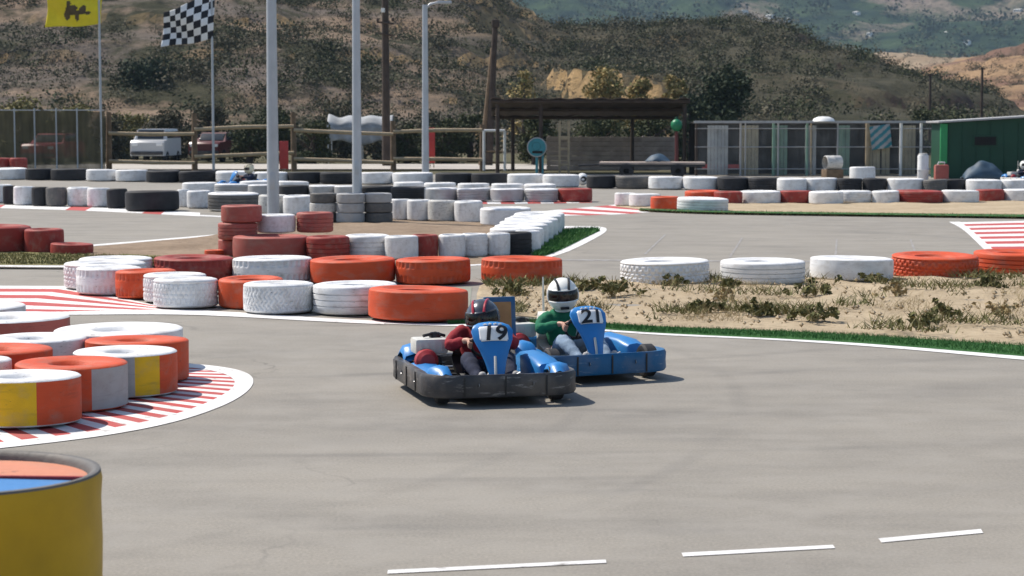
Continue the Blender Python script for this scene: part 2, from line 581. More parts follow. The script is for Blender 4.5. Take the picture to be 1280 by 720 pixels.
# ------------------------------------------------------------------ the flat ground
gr = MB()
gr.add([(-2500, -80, -0.05), (2500, -80, -0.05), (2500, 3300, -0.05), (-2500, 3300, -0.05)], [(0, 1, 2, 3)])
tag(gr.build('ground', M['field']), kind='structure')
tr = MB()
tr.add([(-45, -30, 0), (48, -30, 0), (48, 78, 0), (-45, 78, 0)], [(0, 1, 2, 3)])
tag(tr.build('asphalt_track', M['asphalt']), kind='structure')


def bumps(amp, sc, seed):
    def f(p, u, v):
        e = min(u, 1 - u, v, 1 - v)
        k = min(1.0, e * 6)
        return k * amp * (0.55 + mnoise.fractal(Vector((p.x * sc, p.y * sc, seed)), 1.0, 2.0, 4))
    return f


# right-hand island: dirt, turf edge, white line
sheet('dirt_island', [(596, 368), (602, 352), (700, 351), (860, 350), (1010, 348), (1130, 343), (1300, 335), (1560, 326)],
      [(596, 374), (610, 392), (720, 402), (820, 409), (1000, 415), (1100, 421), (1290, 433), (1560, 452)], 0.006, M['soil'], 150, 34, zf=bumps(0.04, 1.6, 3.3))
sheet('turf_edge', [(560, 404), (640, 399), (720, 402), (820, 409), (1000, 415), (1100, 420), (1290, 431), (1560, 450)],
      [(560, 406), (640, 405), (700, 407.5), (820, 417), (1000, 425), (1100, 431), (1290, 447), (1560, 470)], 0.006, M['turfbase'], 120, 3)
sheet('edge_line', [(480, 402.5), (560, 406), (640, 405.3), (700, 408), (820, 417.3), (950, 422), (1100, 431), (1290, 447), (1560, 470)],
      [(480, 405), (560, 408.5), (640, 407.5), (700, 410), (820, 419.5), (950, 424.3), (1100, 434), (1290, 451.5), (1560, 475)], 0.005, M['linewhite'], 120, 1)
# central infield
sheet('dirt_infield', [(-120, 318), (60, 315), (150, 305), (285, 294), (290, 280), (330, 268), (420, 272), (600, 273), (680, 268), (700, 284)],
      [(-120, 335), (60, 334), (150, 334), (285, 334), (380, 334), (430, 334), (520, 333), (600, 331), (660, 325), (690, 316)], 0.006, M['duff'], 110, 24, zf=bumps(0.03, 1.4, 8.1))
sheet('grass_verge', [(-160, 317), (0, 317), (60, 317), (120, 318), (200, 322), (285, 326), (300, 330)],
      [(-160, 336), (0, 334), (60, 334), (120, 334.5), (200, 334.5), (285, 334.5), (300, 334)], 0.03, M['grassbase'], 60, 3)
sheet('verge_line', [(115, 306), (150, 303.3), (220, 297.5), (285, 292)], [(115, 308), (150, 305.3), (220, 299.3), (285, 293.6)], 0.004, M['linewhite'], 30)
sheet('turf_corner', [(664, 322), (676, 303), (700, 289), (720, 287), (748, 287)], [(672, 323), (690, 318), (712, 308), (735, 296), (750, 289)], 0.012, M['turfbase'], 40, 4)
sheet('corner_kerb', [(560, 330), (640, 325), (686, 317), (722, 302), (752, 288.5), (748, 285), (700, 285.5)],
      [(560, 334), (642, 330), (696, 321), (732, 305), (762, 288), (752, 282.8), (700, 283)], 0.005, M['linewhite'], 60)
sheet('apron_stripes', [(600, 322), (640, 320), (676, 314)], [(600, 330), (640, 325), (680, 318)], 0.004, [M['linewhite'], M['linefaint']], 14, 1, mi=lambda i, j: i % 2, smooth=1)
# start line and grid boxes, worn
sheet('start_line', [(700, 324.2), (900, 325.4), (1240, 327)], [(700, 325.8), (900, 327), (1240, 328.6)], 0.003, M['linefaint'], 30)
for a in ((832, 293, 806, 318), (928, 297, 912, 322), (1046, 299, 1044, 325), (1138, 299, 1146, 321)):
    sheet('grid_mark', [(a[0] - 1.2, a[1]), (a[2] - 1.6, a[3])], [(a[0] + 1.2, a[1]), (a[2] + 1.6, a[3])], 0.003, M['linefaint'], 8, smooth=0)
# right-hand far kerb
STR = [M['linewhite'], M['linered']]
sheet('striped_kerb', [(1200, 278), (1210, 285), (1226, 299), (1246, 318), (1256, 328)], [(1330, 275), (1345, 285), (1362, 299), (1385, 318), (1400, 328)], 0.003,
      STR, 16, 1, mi=lambda i, j: i % 2)
sheet('kerb_edge', [(1186, 277.5), (1203, 286), (1218, 300), (1236, 318), (1246, 328)], [(1200, 277.5), (1212, 286), (1228, 300), (1248, 318), (1258, 328)], 0.005, M['linewhite'], 24)
# far right verge
sheet('dirt_bank', [(770, 256), (830, 250), (900, 247), (1290, 243), (1480, 242)], [(770, 258.5), (820, 264.5), (905, 267.5), (1290, 272), (1480, 274)], 0.006, M['soil'], 90, 8, zf=bumps(0.04, 0.9, 5.0))
sheet('turf_line', [(800, 263), (850, 265), (905, 266.5), (1100, 269), (1290, 271), (1480, 273)], [(800, 264.5), (850, 267), (905, 268.5), (1100, 271.3), (1290, 274), (1480, 276)], 0.05, M['turfbase'], 60)
sheet('striped_kerb', [(640, 268), (700, 262), (760, 257), (800, 252)], [(700, 270), (780, 268), (826, 264), (850, 259)], 0.003, STR, 9, 1, mi=lambda i, j: i % 2, smooth=0)
sheet('kerb_edge', [(540, 252), (640, 252), (740, 251)], [(540, 255), (640, 255), (740, 253.5)], 0.003, [M['linewhite'], M['linered']], 12, 1, mi=lambda i, j: i % 2, smooth=0)
# far left kerb
sheet('striped_kerb', [(-120, 255), (0, 256), (110, 259), (180, 262), (250, 266)], [(-120, 258), (0, 260), (110, 263.5), (180, 267), (250, 270.5)], 0.003, STR, 14, 1, mi=lambda i, j: (i // 2) % 2 * (i % 2), smooth=1)
sheet('edge_line', [(245, 268.5), (285, 270.5)], [(245, 270), (285, 272)], 0.004, M['linewhite'], 6)
# chicane kerb: long stripes at the corner, white edge in front of the tyres
sheet('striped_kerb', [(-140, 357.5), (80, 357.5), (205, 384)], [(-140, 391), (60, 391), (225, 391)], 0.003, STR, 10, 8, mi=lambda i, j: j % 2, smooth=0)
sheet('kerb_edge', [(-140, 391), (60, 391), (210, 386.5), (300, 391), (400, 398), (480, 402)], [(-140, 394), (60, 394.5), (210, 393), (300, 396.5), (400, 402.5), (480, 406)], 0.006, M['linewhite'], 60)
sheet('edge_line', [(-140, 333), (0, 334.5), (90, 335)], [(-140, 335), (0, 336.5), (90, 337)], 0.034, M['linewhite'], 20)
sheet('painted_apron', [(330, 362), (470, 361), (590, 359)], [(380, 392), (480, 400), (585, 402)], 0.004, M['apron'], 30, 3)
# near left corner
OUT = [(-190, 572), (-60, 568), (0, 561), (60, 554.5), (120, 547), (180, 537), (235, 524), (282, 507), (308, 492), (318, 479), (314, 469), (296, 462), (262, 457), (222, 454)]
MID = [(-190, 566), (-60, 561), (0, 553.5), (60, 547), (115, 540), (170, 530.5), (222, 518), (262, 503), (286, 490), (295, 480), (290, 472), (276, 466), (250, 461), (214, 458)]
INN = [(-190, 528), (-60, 524), (0, 520), (50, 514), (95, 507), (135, 499), (170, 490), (196, 482), (212, 476), (218, 471), (212, 467), (202, 463), (188, 460), (170, 458)]
sheet('striped_kerb', MID, INN, 0.003, STR, 46, 1, mi=lambda i, j: i % 2)
sheet('kerb_edge', OUT, MID, 0.005, M['linewhite'], 90)
sheet('dirt_corner', INN, [(-300, 500), (-200, 480), (-160, 470), (-140, 462), (-120, 455), (-100, 450), (-60, 445), (-20, 440), (20, 437), (60, 437), (100, 440), (130, 445), (150, 452), (160, 456)], 0.010, M['duff'], 60, 8)
# dashes near the camera
for q in (((485, 713.5), (757, 700.5), (484, 718), (758, 704.5)), ((852, 692), (1041, 682), (854, 696.5), (1044, 686)), ((1098, 674), (1226, 662.2), (1102, 679), (1229, 667))):
    sheet('lane_dash', [q[0], q[1]], [q[2], q[3]], 0.004, M['linewhite'], 10, smooth=0)
# pale path in front of the timber fence
p0 = [(-40, 86.5), (0, 86.5), (26, 86.5)]
pm = MB()
pm.grid(lambda u, v: Vector((-34 + 40 * u, 85.6 + 10 * v, 0.02)), 20, 2)
tag(pm.build('gravel_path', M['pale']), kind='structure')


# ------------------------------------------------------------------ leaves
def leaf_cloud(name, C, R, n, size, m, parent=None, shell=0.45, up=0.3):
    """quads spread through ellipsoids: C centres, R radii, n leaves each"""
    C, R = np.asarray(C, float), np.asarray(R, float)
    idx = np.repeat(np.arange(len(C)), n)
    T = len(idx)
    d = RNG.normal(size=(T, 3))
    d /= np.linalg.norm(d, axis=1, keepdims=True) + 1e-9
    rad = shell + (1 - shell) * RNG.random((T, 1)) ** 0.6
    rad *= 1 + 0.18 * RNG.normal(size=(T, 1))
    pos = C[idx] + d * rad * R[idx]
    sz = (np.asarray(size)[idx] if np.ndim(size) else size) * (0.6 + 0.8 * RNG.random(T))
    a = RNG.normal(size=(T, 3)); a[:, 2] *= (1 - up)
    a /= np.linalg.norm(a, axis=1, keepdims=True) + 1e-9
    b = np.cross(a, RNG.normal(size=(T, 3)))
    b /= np.linalg.norm(b, axis=1, keepdims=True) + 1e-9
    a *= sz[:, None] * 0.5; b *= sz[:, None] * 0.32
    V = np.empty((T, 4, 3))
    V[:, 0] = pos - a; V[:, 1] = pos + b; V[:, 2] = pos + a; V[:, 3] = pos - b
    return quads(name, V.reshape(-1, 3), T, m, parent)


def quads(name, V, T, m, parent=None, k=4):
    me = bpy.data.meshes.new(name)
    me.vertices.add(len(V)); me.vertices.foreach_set('co', V.astype(np.float32).ravel())
    me.loops.add(T * k); me.loops.foreach_set('vertex_index', np.arange(T * k, dtype=np.int32))
    me.polygons.add(T)
    me.polygons.foreach_set('loop_start', np.arange(0, T * k, k, dtype=np.int32))
    me.polygons.foreach_set('loop_total', np.full(T, k, dtype=np.int32))
    me.materials.append(m)
    me.update(calc_edges=True)
    o = bpy.data.objects.new(name, me)
    COL.objects.link(o)
    if parent is not None:
        o.parent = parent
    return o


def blades(name, base, h, w, m, lean=0.5, parent=None):
    """thin grass blades (triangles) standing on base points"""
    base = np.asarray(base, float)
    T = len(base)
    ang = RNG.random(T) * 2 * PI
    hh = h * (0.5 + RNG.random(T))
    side = np.stack([np.cos(ang), np.sin(ang), np.zeros(T)], 1) * (w * 0.5)
    tip = RNG.normal(size=(T, 3)) * lean; tip[:, 2] = 1
    tip *= hh[:, None]
    V = np.empty((T, 3, 3))
    V[:, 0] = base - side; V[:, 1] = base + side; V[:, 2] = base + tip
    return quads(name, V.reshape(-1, 3), T, m, parent, 3)


def in_strip(A, B, n, z=0.01, power=1.0):
    a = resample([G(*p) for p in A], 100); b = resample([G(*p) for p in B], 100)
    out = []
    for _ in range(n):
        u, v = random.random(), random.random() ** power
        i = int(u * 99)
        f = u * 99 - i
        p = a[i].lerp(a[i + 1], f).lerp(b[i].lerp(b[i + 1], f), v)
        out.append((p.x, p.y, z))
    return out


tag(blades('turf_grass', in_strip([(560, 404), (640, 400), (720, 402.5), (820, 409.5), (1000, 415.5), (1100, 420.5), (1290, 432), (1400, 440)],
                                  [(560, 405.5), (640, 404.5), (700, 407), (820, 416.2), (1000, 424), (1100, 430), (1290, 446), (1400, 456)], 16000), 0.024, 0.006, M['turf']), kind='stuff')
tag(blades('verge_grass', in_strip([(-100, 318), (0, 319), (60, 320), (120, 321), (200, 324), (285, 328)], [(-100, 334), (0, 333), (60, 333), (120, 333.5), (200, 333.5), (285, 333.5)], 6000, 0.03), 0.032, 0.02, M['drygrass']), kind='stuff')
tag(blades('corner_grass', in_strip([(668, 321), (678, 303), (700, 290), (720, 288), (746, 287.5)], [(672, 322), (690, 317), (712, 307), (735, 295.5), (750, 288.5)], 7000), 0.06, 0.02, M['turf']), kind='stuff')
tag(blades('far_grass', in_strip([(800, 263), (850, 264.5), (905, 266), (1100, 269), (1290, 271), (1400, 272)], [(800, 264.5), (850, 267), (905, 268.5), (1100, 271.3), (1290, 274), (1400, 275)], 3500), 0.05, 0.03, M['drygrass'], 0.8), kind='stuff')
tag(blades('kerbside_grass', in_strip([(-80, 470), (-20, 446), (20, 440), (40, 440)], [(-60, 490), (-20, 470), (10, 455), (30, 448)], 2500), 0.08, 0.02, M['drygrass']), kind='stuff')
# loose low weeds over the dirt island (patchy)
wb = []
for p in in_strip([(602, 356), (760, 354), (900, 352), (1130, 346), (1300, 338), (1400, 335)], [(640, 398), (760, 404), (900, 411), (1100, 419), (1300, 430), (1400, 438)], 26000, 0.05):
    q = mnoise.fractal(Vector((p[0] * 0.9, p[1] * 0.9, 4.0)), 1.0, 2.0, 4)
    if q > 0.22 + 0.25 * random.random():
        wb.append(p)
tag(blades('sparse_weeds', wb, 0.09, 0.018, M['weed'], 0.9), kind='stuff')
wb = []
for p in in_strip([(602, 356), (760, 354), (900, 352), (1130, 346), (1300, 338), (1400, 335)], [(640, 398), (760, 404), (900, 411), (1100, 419), (1300, 430), (1400, 438)], 16000, 0.05):
    q = mnoise.fractal(Vector((p[0] * 1.3, p[1] * 1.3, 14.0)), 1.0, 2.0, 4)
    if q > 0.15 + 0.3 * random.random():
        wb.append(p)
tag(blades('dry_stubble', wb, 0.07, 0.006, M['dryweed'], 1.0), kind='stuff')
# small stones and clods lying on the dirt
stone = MB()
for p in in_strip([(602, 356), (760, 354), (900, 352), (1130, 346), (1300, 338), (1400, 335)], [(640, 398), (760, 404), (900, 411), (1100, 419), (1300, 430), (1400, 438)], 700, 0.05):
    s = 0.012 + 0.03 * random.random() ** 2
    c = Vector(p)
    v = [c + Vector((random.uniform(.6, 1) * s * x, random.uniform(.6, 1) * s * y, random.uniform(.5, .9) * s * z)) for x, y, z in ((1, 0, 0), (0, 1, 0), (-1, 0, 0), (0, -1, 0), (0, 0, 1), (0, 0, -1))]
    stone.add(v, [(0, 1, 4), (1, 2, 4), (2, 3, 4), (3, 0, 4), (1, 0, 5), (2, 1, 5), (3, 2, 5), (0, 3, 5)])
tag(stone.build('loose_stones', M['soil']), kind='stuff')

# individual weed plants on the island
WEEDS = [(640, 372, .34, 'leafy green weed bush behind the white helmet beside the orange tyre'), (765, 374, .40, 'broad green weed bush beside the number 21 kart panel'),
         (735, 366, .26, 'small green weed in front of the gap before the tread-block white tyre'), (840, 360, .20, 'low green weed at the foot of the tread-block white tyre'),
         (915, 362, .18, 'bright green weed between the tread-block and the ribbed white tyres'), (1018, 372, .34, 'tall leafy weed in front of the gap between ribbed and plain white tyres'),
         (1090, 356, .20, 'green weed where the plain white tyre meets the orange tyre'), (880, 394, .22, 'low spreading weed on bare dirt below the ribbed white tyre'),
         (950, 398, .24, 'twin-topped weed near the turf edge below the ribbed tyre'), (1020, 405, .30, 'thin dark stem weed rising from the turf edge'),
         (1150, 412, .22, 'low weed mat by the turf edge under the first orange tyre'), (1180, 398, .22, 'lone round weed in open dirt below the orange tyres'),
         (1240, 362, .24, 'green weed at the foot of the last orange tyre'), (1250, 400, .26, 'dry brown twiggy weed in dirt below the last orange tyre'), (1120, 372, .22, 'dry brown twiggy weed in dirt below the first orange tyre'), (905, 378, .22, 'dry brown twiggy weed in dirt below the ribbed white tyre')]
for u, v, h, lab in WEEDS:
    h *= 0.72
    g = G(u, v)
    w = thing('weed_plant', lab, 'weed', (g.x, g.y, 0.03), random.random() * 6, 'weeds on the dirt island')
    dry = 'dry' in lab
    st = MB()
    for k in range(9):
        a = random.random() * 6.28
        sp = h * random.uniform(0.3, 1.0)
        st.tube([(0, 0, -0.03), (math.cos(a) * sp * .5, math.sin(a) * sp * .5, h * .5), (math.cos(a) * sp, math.sin(a) * sp, h * random.uniform(.6, 1.0))], [.006, .005, .003], 4)
    st.build('stem', M['dryweed'], w)
    cc = [(random.gauss(0, h * .55), random.gauss(0, h * .45), abs(random.gauss(h * .35, h * .2))) for _ in range(16)]
    leaf_cloud('leaves', cc, [(h * .22, h * .22, h * .18)] * len(cc), 9 if dry else 22, 0.055, M['dryweed'] if dry else M['weed'], w, 0.1)

# ------------------------------------------------------------------ hills
def hill_mat(name, soil1, soil2, veg1, veg2, sc=1.0, band=None, veg_lo=0.42, cut=None):
    m, nt, b = new_mat(name)
    v = coords(nt, 'Object', False, (sc, sc, sc * 1.6))
    s = mix(nt, noise_fac(nt, v, 0.07, 7, 0.35, 0.68), soil1, soil2)
    if band:
        s = mix(nt, noise_fac(nt, coords(nt, 'Object', False, (sc * .25, sc * .25, sc * 3.0)), 0.11, 6, 0.46, 0.56), s, band)
    g = mix(nt, noise_fac(nt, v, 0.45, 6, 0.35, 0.65), veg1, veg2)
    f = noise_fac(nt, v, 0.10, 10, veg_lo, veg_lo + 0.10, 0.72)
    if cut:
        sx = N(nt, 'ShaderNodeSeparateXYZ'); nt.links.new(coords(nt, 'Object', False), sx.inputs[0])
        mk = N(nt, 'ShaderNodeMapRange'); mk.inputs['From Min'].default_value = -9.0; mk.inputs['From Max'].default_value = 5.0; mk.inputs['To Max'].default_value = 0.86
        nt.links.new(sx.outputs[0], mk.inputs['Value'])
        mxm = N(nt, 'ShaderNodeMath', operation='MAXIMUM'); nt.links.new(mk.outputs['Result'], mxm.inputs[0]); nt.links.new(f, mxm.inputs[1])
        f = mxm.outputs[0]
    c = mix(nt, f, s, g)
    if cut:
        ge = N(nt, 'ShaderNodeNewGeometry')
        sp_ = N(nt, 'ShaderNodeSeparateXYZ'); nt.links.new(ge.outputs['True Normal'], sp_.inputs[0])
        mr = N(nt, 'ShaderNodeMapRange'); mr.inputs['From Min'].default_value = 0.80; mr.inputs['From Max'].default_value = 0.55
        nt.links.new(sp_.outputs[2], mr.inputs['Value'])
        nz = mix(nt, noise_fac(nt, coords(nt, 'Object', False, (1.0, 1.0, 0.35)), 0.8, 7, 0.3, 0.7), cut, tuple(x * 0.55 for x in cut))
        dk = N(nt, 'ShaderNodeMapRange'); dk.inputs['From Min'].default_value = 24.0; dk.inputs['From Max'].default_value = 28.0
        nt.links.new(sx.outputs[0], dk.inputs['Value'])
        nz = mix(nt, dk.outputs['Result'], nz, (0.075, 0.052, 0.045))  # shade on the steep right-hand end painted in as dark brown
        c = mix(nt, mr.outputs['Result'], c, nz)
    nt.links.new(c, b.inputs['Base Color'])
    b.inputs['Roughness'].default_value = 0.95
    b.inputs['Specular IOR Level'].default_value = 0.1
    bump(nt, b, noise_fac(nt, v, 0.5, 9, 0, 1, 0.75), 1.0, 1.2 / sc)
    return m


M['hillA'] = hill_mat('dry scrub hillside', (0.235, 0.190, 0.155), (0.165, 0.142, 0.122), (0.048, 0.050, 0.028), (0.095, 0.090, 0.055), 1.0, (0.38, 0.275, 0.195), 0.455, (0.66, 0.45, 0.23))
M['hillB'] = hill_mat('banded brown hillside', (0.26, 0.155, 0.11), (0.20, 0.135, 0.105), (0.075, 0.07, 0.045), (0.12, 0.095, 0.065), 0.9, (0.44, 0.29, 0.17), 0.56)
M['hillC'] = hill_mat('tan eroded slope', (0.36, 0.25, 0.16), (0.27, 0.19, 0.13), (0.09, 0.085, 0.05), (0.14, 0.12, 0.075), 0.4, (0.46, 0.35, 0.24), 0.54)
M['hillD'] = hill_mat('far forested mountain', (0.34, 0.28, 0.20), (0.42, 0.32, 0.26), (0.014, 0.036, 0.028), (0.075, 0.12, 0.055), 0.11, None, 0.37)


def interp(tab, x):
    if x <= tab[0][0]:
        return tab[0][1]
    for (a, b), (c, d) in zip(tab, tab[1:]):
        if x <= c:
            t = (x - a) / (c - a)
            return b + (d - b) * t * t * (3 - 2 * t)
    return tab[-1][1]


def ridge_table(px, D):
    return [((u - 640) / F_PX * D, CAM_H + (150 - v) / F_PX * D) for u, v in px]


class Hill:
    def __init__(self, name, px, D, y0, y1, x0, x1, mat, nx, ny, amp, sc, terrace=0.0, power=1.0, back=0.25, cuts=()):
        self.cuts = cuts
        self.tab, self.D, self.y0, self.amp, self.sc, self.te, self.pw, self.back, self.y1 = ridge_table(px, D), D, y0, amp, sc, terrace, power, back, y1
        mb = MB()
        mb.grid(lambda u, v: self.pt(x0 + (x1 - x0) * u, y0 + (y1 - y0) * v), nx, ny)
        self.o = tag(mb.build(name, mat, angle=180), kind='structure')

    def z(self, x, y):
        x = x + 1.6 / self.sc * 0.12 * mnoise.fractal(Vector((x * self.sc * 2, y * self.sc * 2, 7.7)), 1, 2, 3)
        zr = interp(self.tab, x)
        t = (y - self.y0) / (self.D - self.y0)
        if t <= 1:
            s = max(t, 0) ** self.pw
            s = s * s * (3 - 2 * s) * 0.4 + s * 0.6
        else:
            s = 1 - self.back * min((y - self.D) / max(self.y1 - self.D, 1), 1)
        z = zr * s
        n = mnoise.fractal(Vector((x * self.sc, y * self.sc, 1.3)), 0.9, 2.1, 6)
        z += self.amp * n * min(1, max(t, 0) * 4) * min(1, max(zr, 0) / 6)
        if self.te and z > 1:
            q = z / self.te
            fl = math.floor(q)
            fr = q - fl
            z = self.te * (fl + (fr ** 0.45 if fr < 0.5 else 0.5 ** 0.45 + (fr - 0.5) * (1 - 0.5 ** 0.45) / 0.5)) * 0.6 + z * 0.4
        for u0, u1, yc, top in self.cuts:
            xa, xb = (u0 - 640) / F_PX * yc, (u1 - 640) / F_PX * yc
            if xa < x < xb:
                e = min(1.0, (x - xa) / 1.2, (xb - x) / 1.2)
                wob = 3.2 * mnoise.fractal(Vector((x * 0.35, 3.1, 0.7)), 1, 2, 4)
                top_ = (top + 0.22 * wob) * (0.35 + 0.65 * e)
                z = max(z, min((y - yc - wob) * 2.6, top_ + (y - yc) * 0.035))
        return z - 0.3

    def pt(self, x, y):
        return Vector((x, y, self.z(x, y)))


main_hill = Hill('hill', [(-900, -120), (-300, -100), (300, -100), (480, -80), (580, -45), (640, 8), (690, 30), (760, 32), (850, 26), (910, 26), (945, 36), (1000, 62), (1060, 92), (1100, 110), (1122, 122), (1138, 150), (1150, 176)],
                 255, 128, 340, -95, 62, M['hillA'], 300, 210, 1.6, 0.045, 3.4, 0.9, cuts=((722, 882, 150, 5.3), (1030, 1142, 178, 4.8), (330, 520, 160, 5.0)))
right_hill = Hill('banded_hill', [(1090, 175), (1120, 128), (1150, 108), (1190, 88), (1240, 73), (1290, 55), (1400, 35), (1700, 10)], 330, 215, 430, 55, 190, M['hillB'], 150, 110, 1.8, 0.05, 2.6, 0.8)
tan_hill = Hill('eroded_slope', [(900, 140), (1000, 115), (1045, 80), (1080, 64), (1120, 72), (1160, 92), (1220, 100), (1300, 90), (1500, 60)], 700, 430, 900, 60, 330, M['hillC'], 130, 80, 5, 0.02, 6.0, 0.8)
far_hill = Hill('far_mountain', [(-800, -300), (200, -280), (640, -220), (900, -200), (1280, -230), (2000, -250), (3000, -200)], 2500, 1000, 2900, -700, 1600, M['hillD'], 200, 150, 42, 0.0032, 0.0, 0.85)

# scrub bushes over the near hill, too many to count
def scrub(name, hill, n, x0, x1, ya, yb, mats, dens, rmin, rmax, leaves, leafsize):
    sets = [([], []) for _ in mats]
    tries = 0
    while sum(len(s[0]) for s in sets) < n and tries < n * 12:
        tries += 1
        y = ya + (yb - ya) * random.random()
        x = random.uniform(x0, x1) * y / hill.D
        q = 0.5 + 0.9 * mnoise.fractal(Vector((x * 0.05, y * 0.04, 9.1)), 0.8, 2.1, 5)
        if random.random() > max(0.30 if x > -1 else 0.08, dens * q ** 1.5 if q > 0 else 0.04):
            continue
        if hill is main_hill and 142 < y < 183 and 1036 < 640 + x / y * F_PX < 1142 and random.random() < 0.85:
            continue
        if hill is main_hill and 130 < y < 154 and 715 < 640 + x / y * F_PX < 890:
            continue
        z = hill.z(x, y)
        if z < -0.25 or interp(hill.tab, x) < 0.5:
            continue
        r = rmin + (rmax - rmin) * random.random() ** 2.2
        k = 0 if random.random() < 0.62 else min(1, len(mats) - 1)
        sets[k][0].append((x, y, z + r * 0.25)); sets[k][1].append((r, r, r * random.uniform(.6, .9)))
    for (c, r), m in zip(sets, mats):
        if c:
            tag(leaf_cloud(name, c, r, leaves, np.array([q[0] for q in r]) * leafsize, m, None, 0.15), kind='stuff')


scrub('hillside_scrub', main_hill, 8200, -78, 60, 130, 262, [M['scrub'], M['greenscrub']], 1.1, 0.3, 1.5, 100, 0.17)
scrub('banded_hill_scrub', right_hill, 1500, 58, 120, 220, 335, [M['scrub']], 0.7, 0.3, 1.2, 60, 0.22)
scrub('mountain_woods', far_hill, 2600, -20, 660, 1050, 2500, [M['treeleaf'], M['greenscrub']], 0.9, 3.5, 10.0, 40, 0.26)
scrub('eroded_slope_scrub', tan_hill, 900, 60, 260, 440, 710, [M['scrub']], 0.8, 0.8, 2.6, 50, 0.22)
# ------------------------------------------------------------------ tyres
def tyre_profile(ribs):
    """(r, z) from the lower bead round the outside to the upper bead; unit radius and height"""
    low = [(0.44, 0.16), (0.47, 0.085), (0.60, 0.06), (0.615, 0.048), (0.63, 0.032), (0.67, 0.028), (0.68, 0.012), (0.76, 0.0), (0.85, 0.0), (0.86, 0.012), (0.90, 0.016), (0.955, 0.035), (0.988, 0.08)]
    up = [(r, 1 - z) for r, z in reversed(low)]
    tread = []
    if ribs:
        k = 4
        for i in range(k):
            a = 0.10 + 0.80 * i / k
            b = 0.10 + 0.80 * (i + 1) / k
            tread += [(1.0, a + 0.012), (1.0, b - 0.035), (0.965, b - 0.028), (0.965, b - 0.004)]
        tread = [(0.992, 0.10)] + tread[:-2] + [(0.992, 0.90)]
    else:
        tread = [(0.99 + 0.01 * math.sin(PI * i / 16), 0.10 + 0.80 * i / 16) for i in range(17)]
    return low, tread, up


def tyre_meshes(pattern, n):
    low, tread, up = tyre_profile(pattern == 'rib')
    if pattern == 'square':                       # filled, flat-topped tyres of the corner wall
        low = [(0.02, 0.16), (0.34, 0.155), (0.40, 0.06), (0.44, 0.03), (0.62, 0.012), (0.64, 0.004), (0.88, 0.0), (0.96, 0.012), (0.99, 0.035)]
        up = [(r, 1 - z) for r, z in reversed(low)]
        tread = [(1.0, 0.05 + 0.90 * i / 12) for i in range(13)]
    t = MB()
    rings = []
    for r, z in tread:
        ring = []
        for k in range(n):
            a = 2 * PI * k / n
            rr = r
            if pattern == 'zigzag' and 0.12 < z < 0.88:
                s = (k / n * 44 + abs(((z * 3.2) % 1.0) - 0.5) * 2.0 * 0.9) % 1.0
                rr = r - (0.030 if s < 0.36 else 0)
            elif pattern == 'block' and 0.12 < z < 0.88:
                row = int(z * 6.0)
                s = (k / n * 40 + (row % 2) * 0.5) % 1.0
                fz = (z * 6.0) % 1.0
                rr = r - (0.028 if s < 0.28 or fz < 0.2 else 0)
            elif pattern == 'lug' and (z < 0.34 or z > 0.66):
                s = (k / n * 36 + (0.5 if z > 0.5 else 0)) % 1.0
                rr = r - (0.028 if s < 0.4 else 0)
            ring.append((rr * math.cos(a), rr * math.sin(a), z))
        rings.append(ring)
    t.loft(rings, 0, False)
    s = MB()
    s.lathe([tread[-1]] + up + ([] if pattern == 'square' else [(0.43, 0.82), (0.02, 0.81), (0.02, 0.19), (0.43, 0.18)]) + low + [tread[0]], min(n, 64))
    return t, s


TY_CACHE = {}


def tyre_data(pattern, n, tc, sc, split):
    k = (pattern, n, tc, sc, split)
    if k not in TY_CACHE:
        t, s = tyre_meshes(pattern, n)
        if split:
            TY_CACHE[k] = (t.mesh('tread', M[tc], 50), s.mesh('sidewall', M[sc], 50))
        else:
            b = len(t.v)
            t.v += s.v
            t.f += [tuple(b + i for i in f) for f in s.f]
            t.m += [1] * len(s.f)
            TY_CACHE[k] = (t.mesh('tyre', [M[tc], M[sc]], 50),)
    return TY_CACHE[k]


TYRES = []      # every tyre: dict(x, y, r, h, z, ...)
ORD = ['first', 'second', 'third', 'fourth', 'fifth', 'sixth', 'seventh', 'eighth', 'ninth', 'tenth', 'eleventh', 'twelfth', 'thirteenth', 'fourteenth', 'fifteenth', 'sixteenth', 'seventeenth', 'eighteenth']
WORD = dict(white='white', cream='off-white', orange='orange', red='dark red', brick='faded red', yellow='yellow', black='black', grey='dusty grey', silver='grey-washed')


def row(desc, group, specs, h, near=False):
    """specs: (xl, xr, y_front_base, tread colour[, top colour][, dict]) in photo pixels, in order along the row"""
    count, tot = {}, {}
    for s in specs:
        tot[s[3]] = tot.get(s[3], 0) + 1
    out = []
    for s in specs:
        xl, xr, yb, tc = s[:4]
        ex = s[-1] if isinstance(s[-1], dict) else {}
        top = s[4] if len(s) > 4 and isinstance(s[4], str) else tc
        g = G((xl + xr) / 2, yb)
        r = (xr - xl) / 2 / F_PX * g.y
        r *= (g.y + r) / g.y
        d = Vector((g.x, g.y, 0)).normalized()
        c = g + d * r
        count[tc] = count.get(tc, 0) + 1
        lab = ex.get('label')
        if not lab:
            o = 'only ' if tot[tc] == 1 else ORD[count[tc] - 1] + ' '
            lab = o + WORD[tc] + (' white-topped' if top == 'white' and tc != 'white' else '') + ' tyre in ' + desc
        t = dict(x=c.x, y=c.y, r=r, h=ex.get('h', h), z=ex.get('z', 0.0), tc=tc, sc=top, pat=ex.get('pat', random.choice(['lug', 'rib', 'block', 'lug', 'plain'])), near=near, bands=ex.get('bands'), label=lab, group=group, tilt=ex.get('tilt', 0))
        TYRES.append(t)
        out.append(t)
    return out


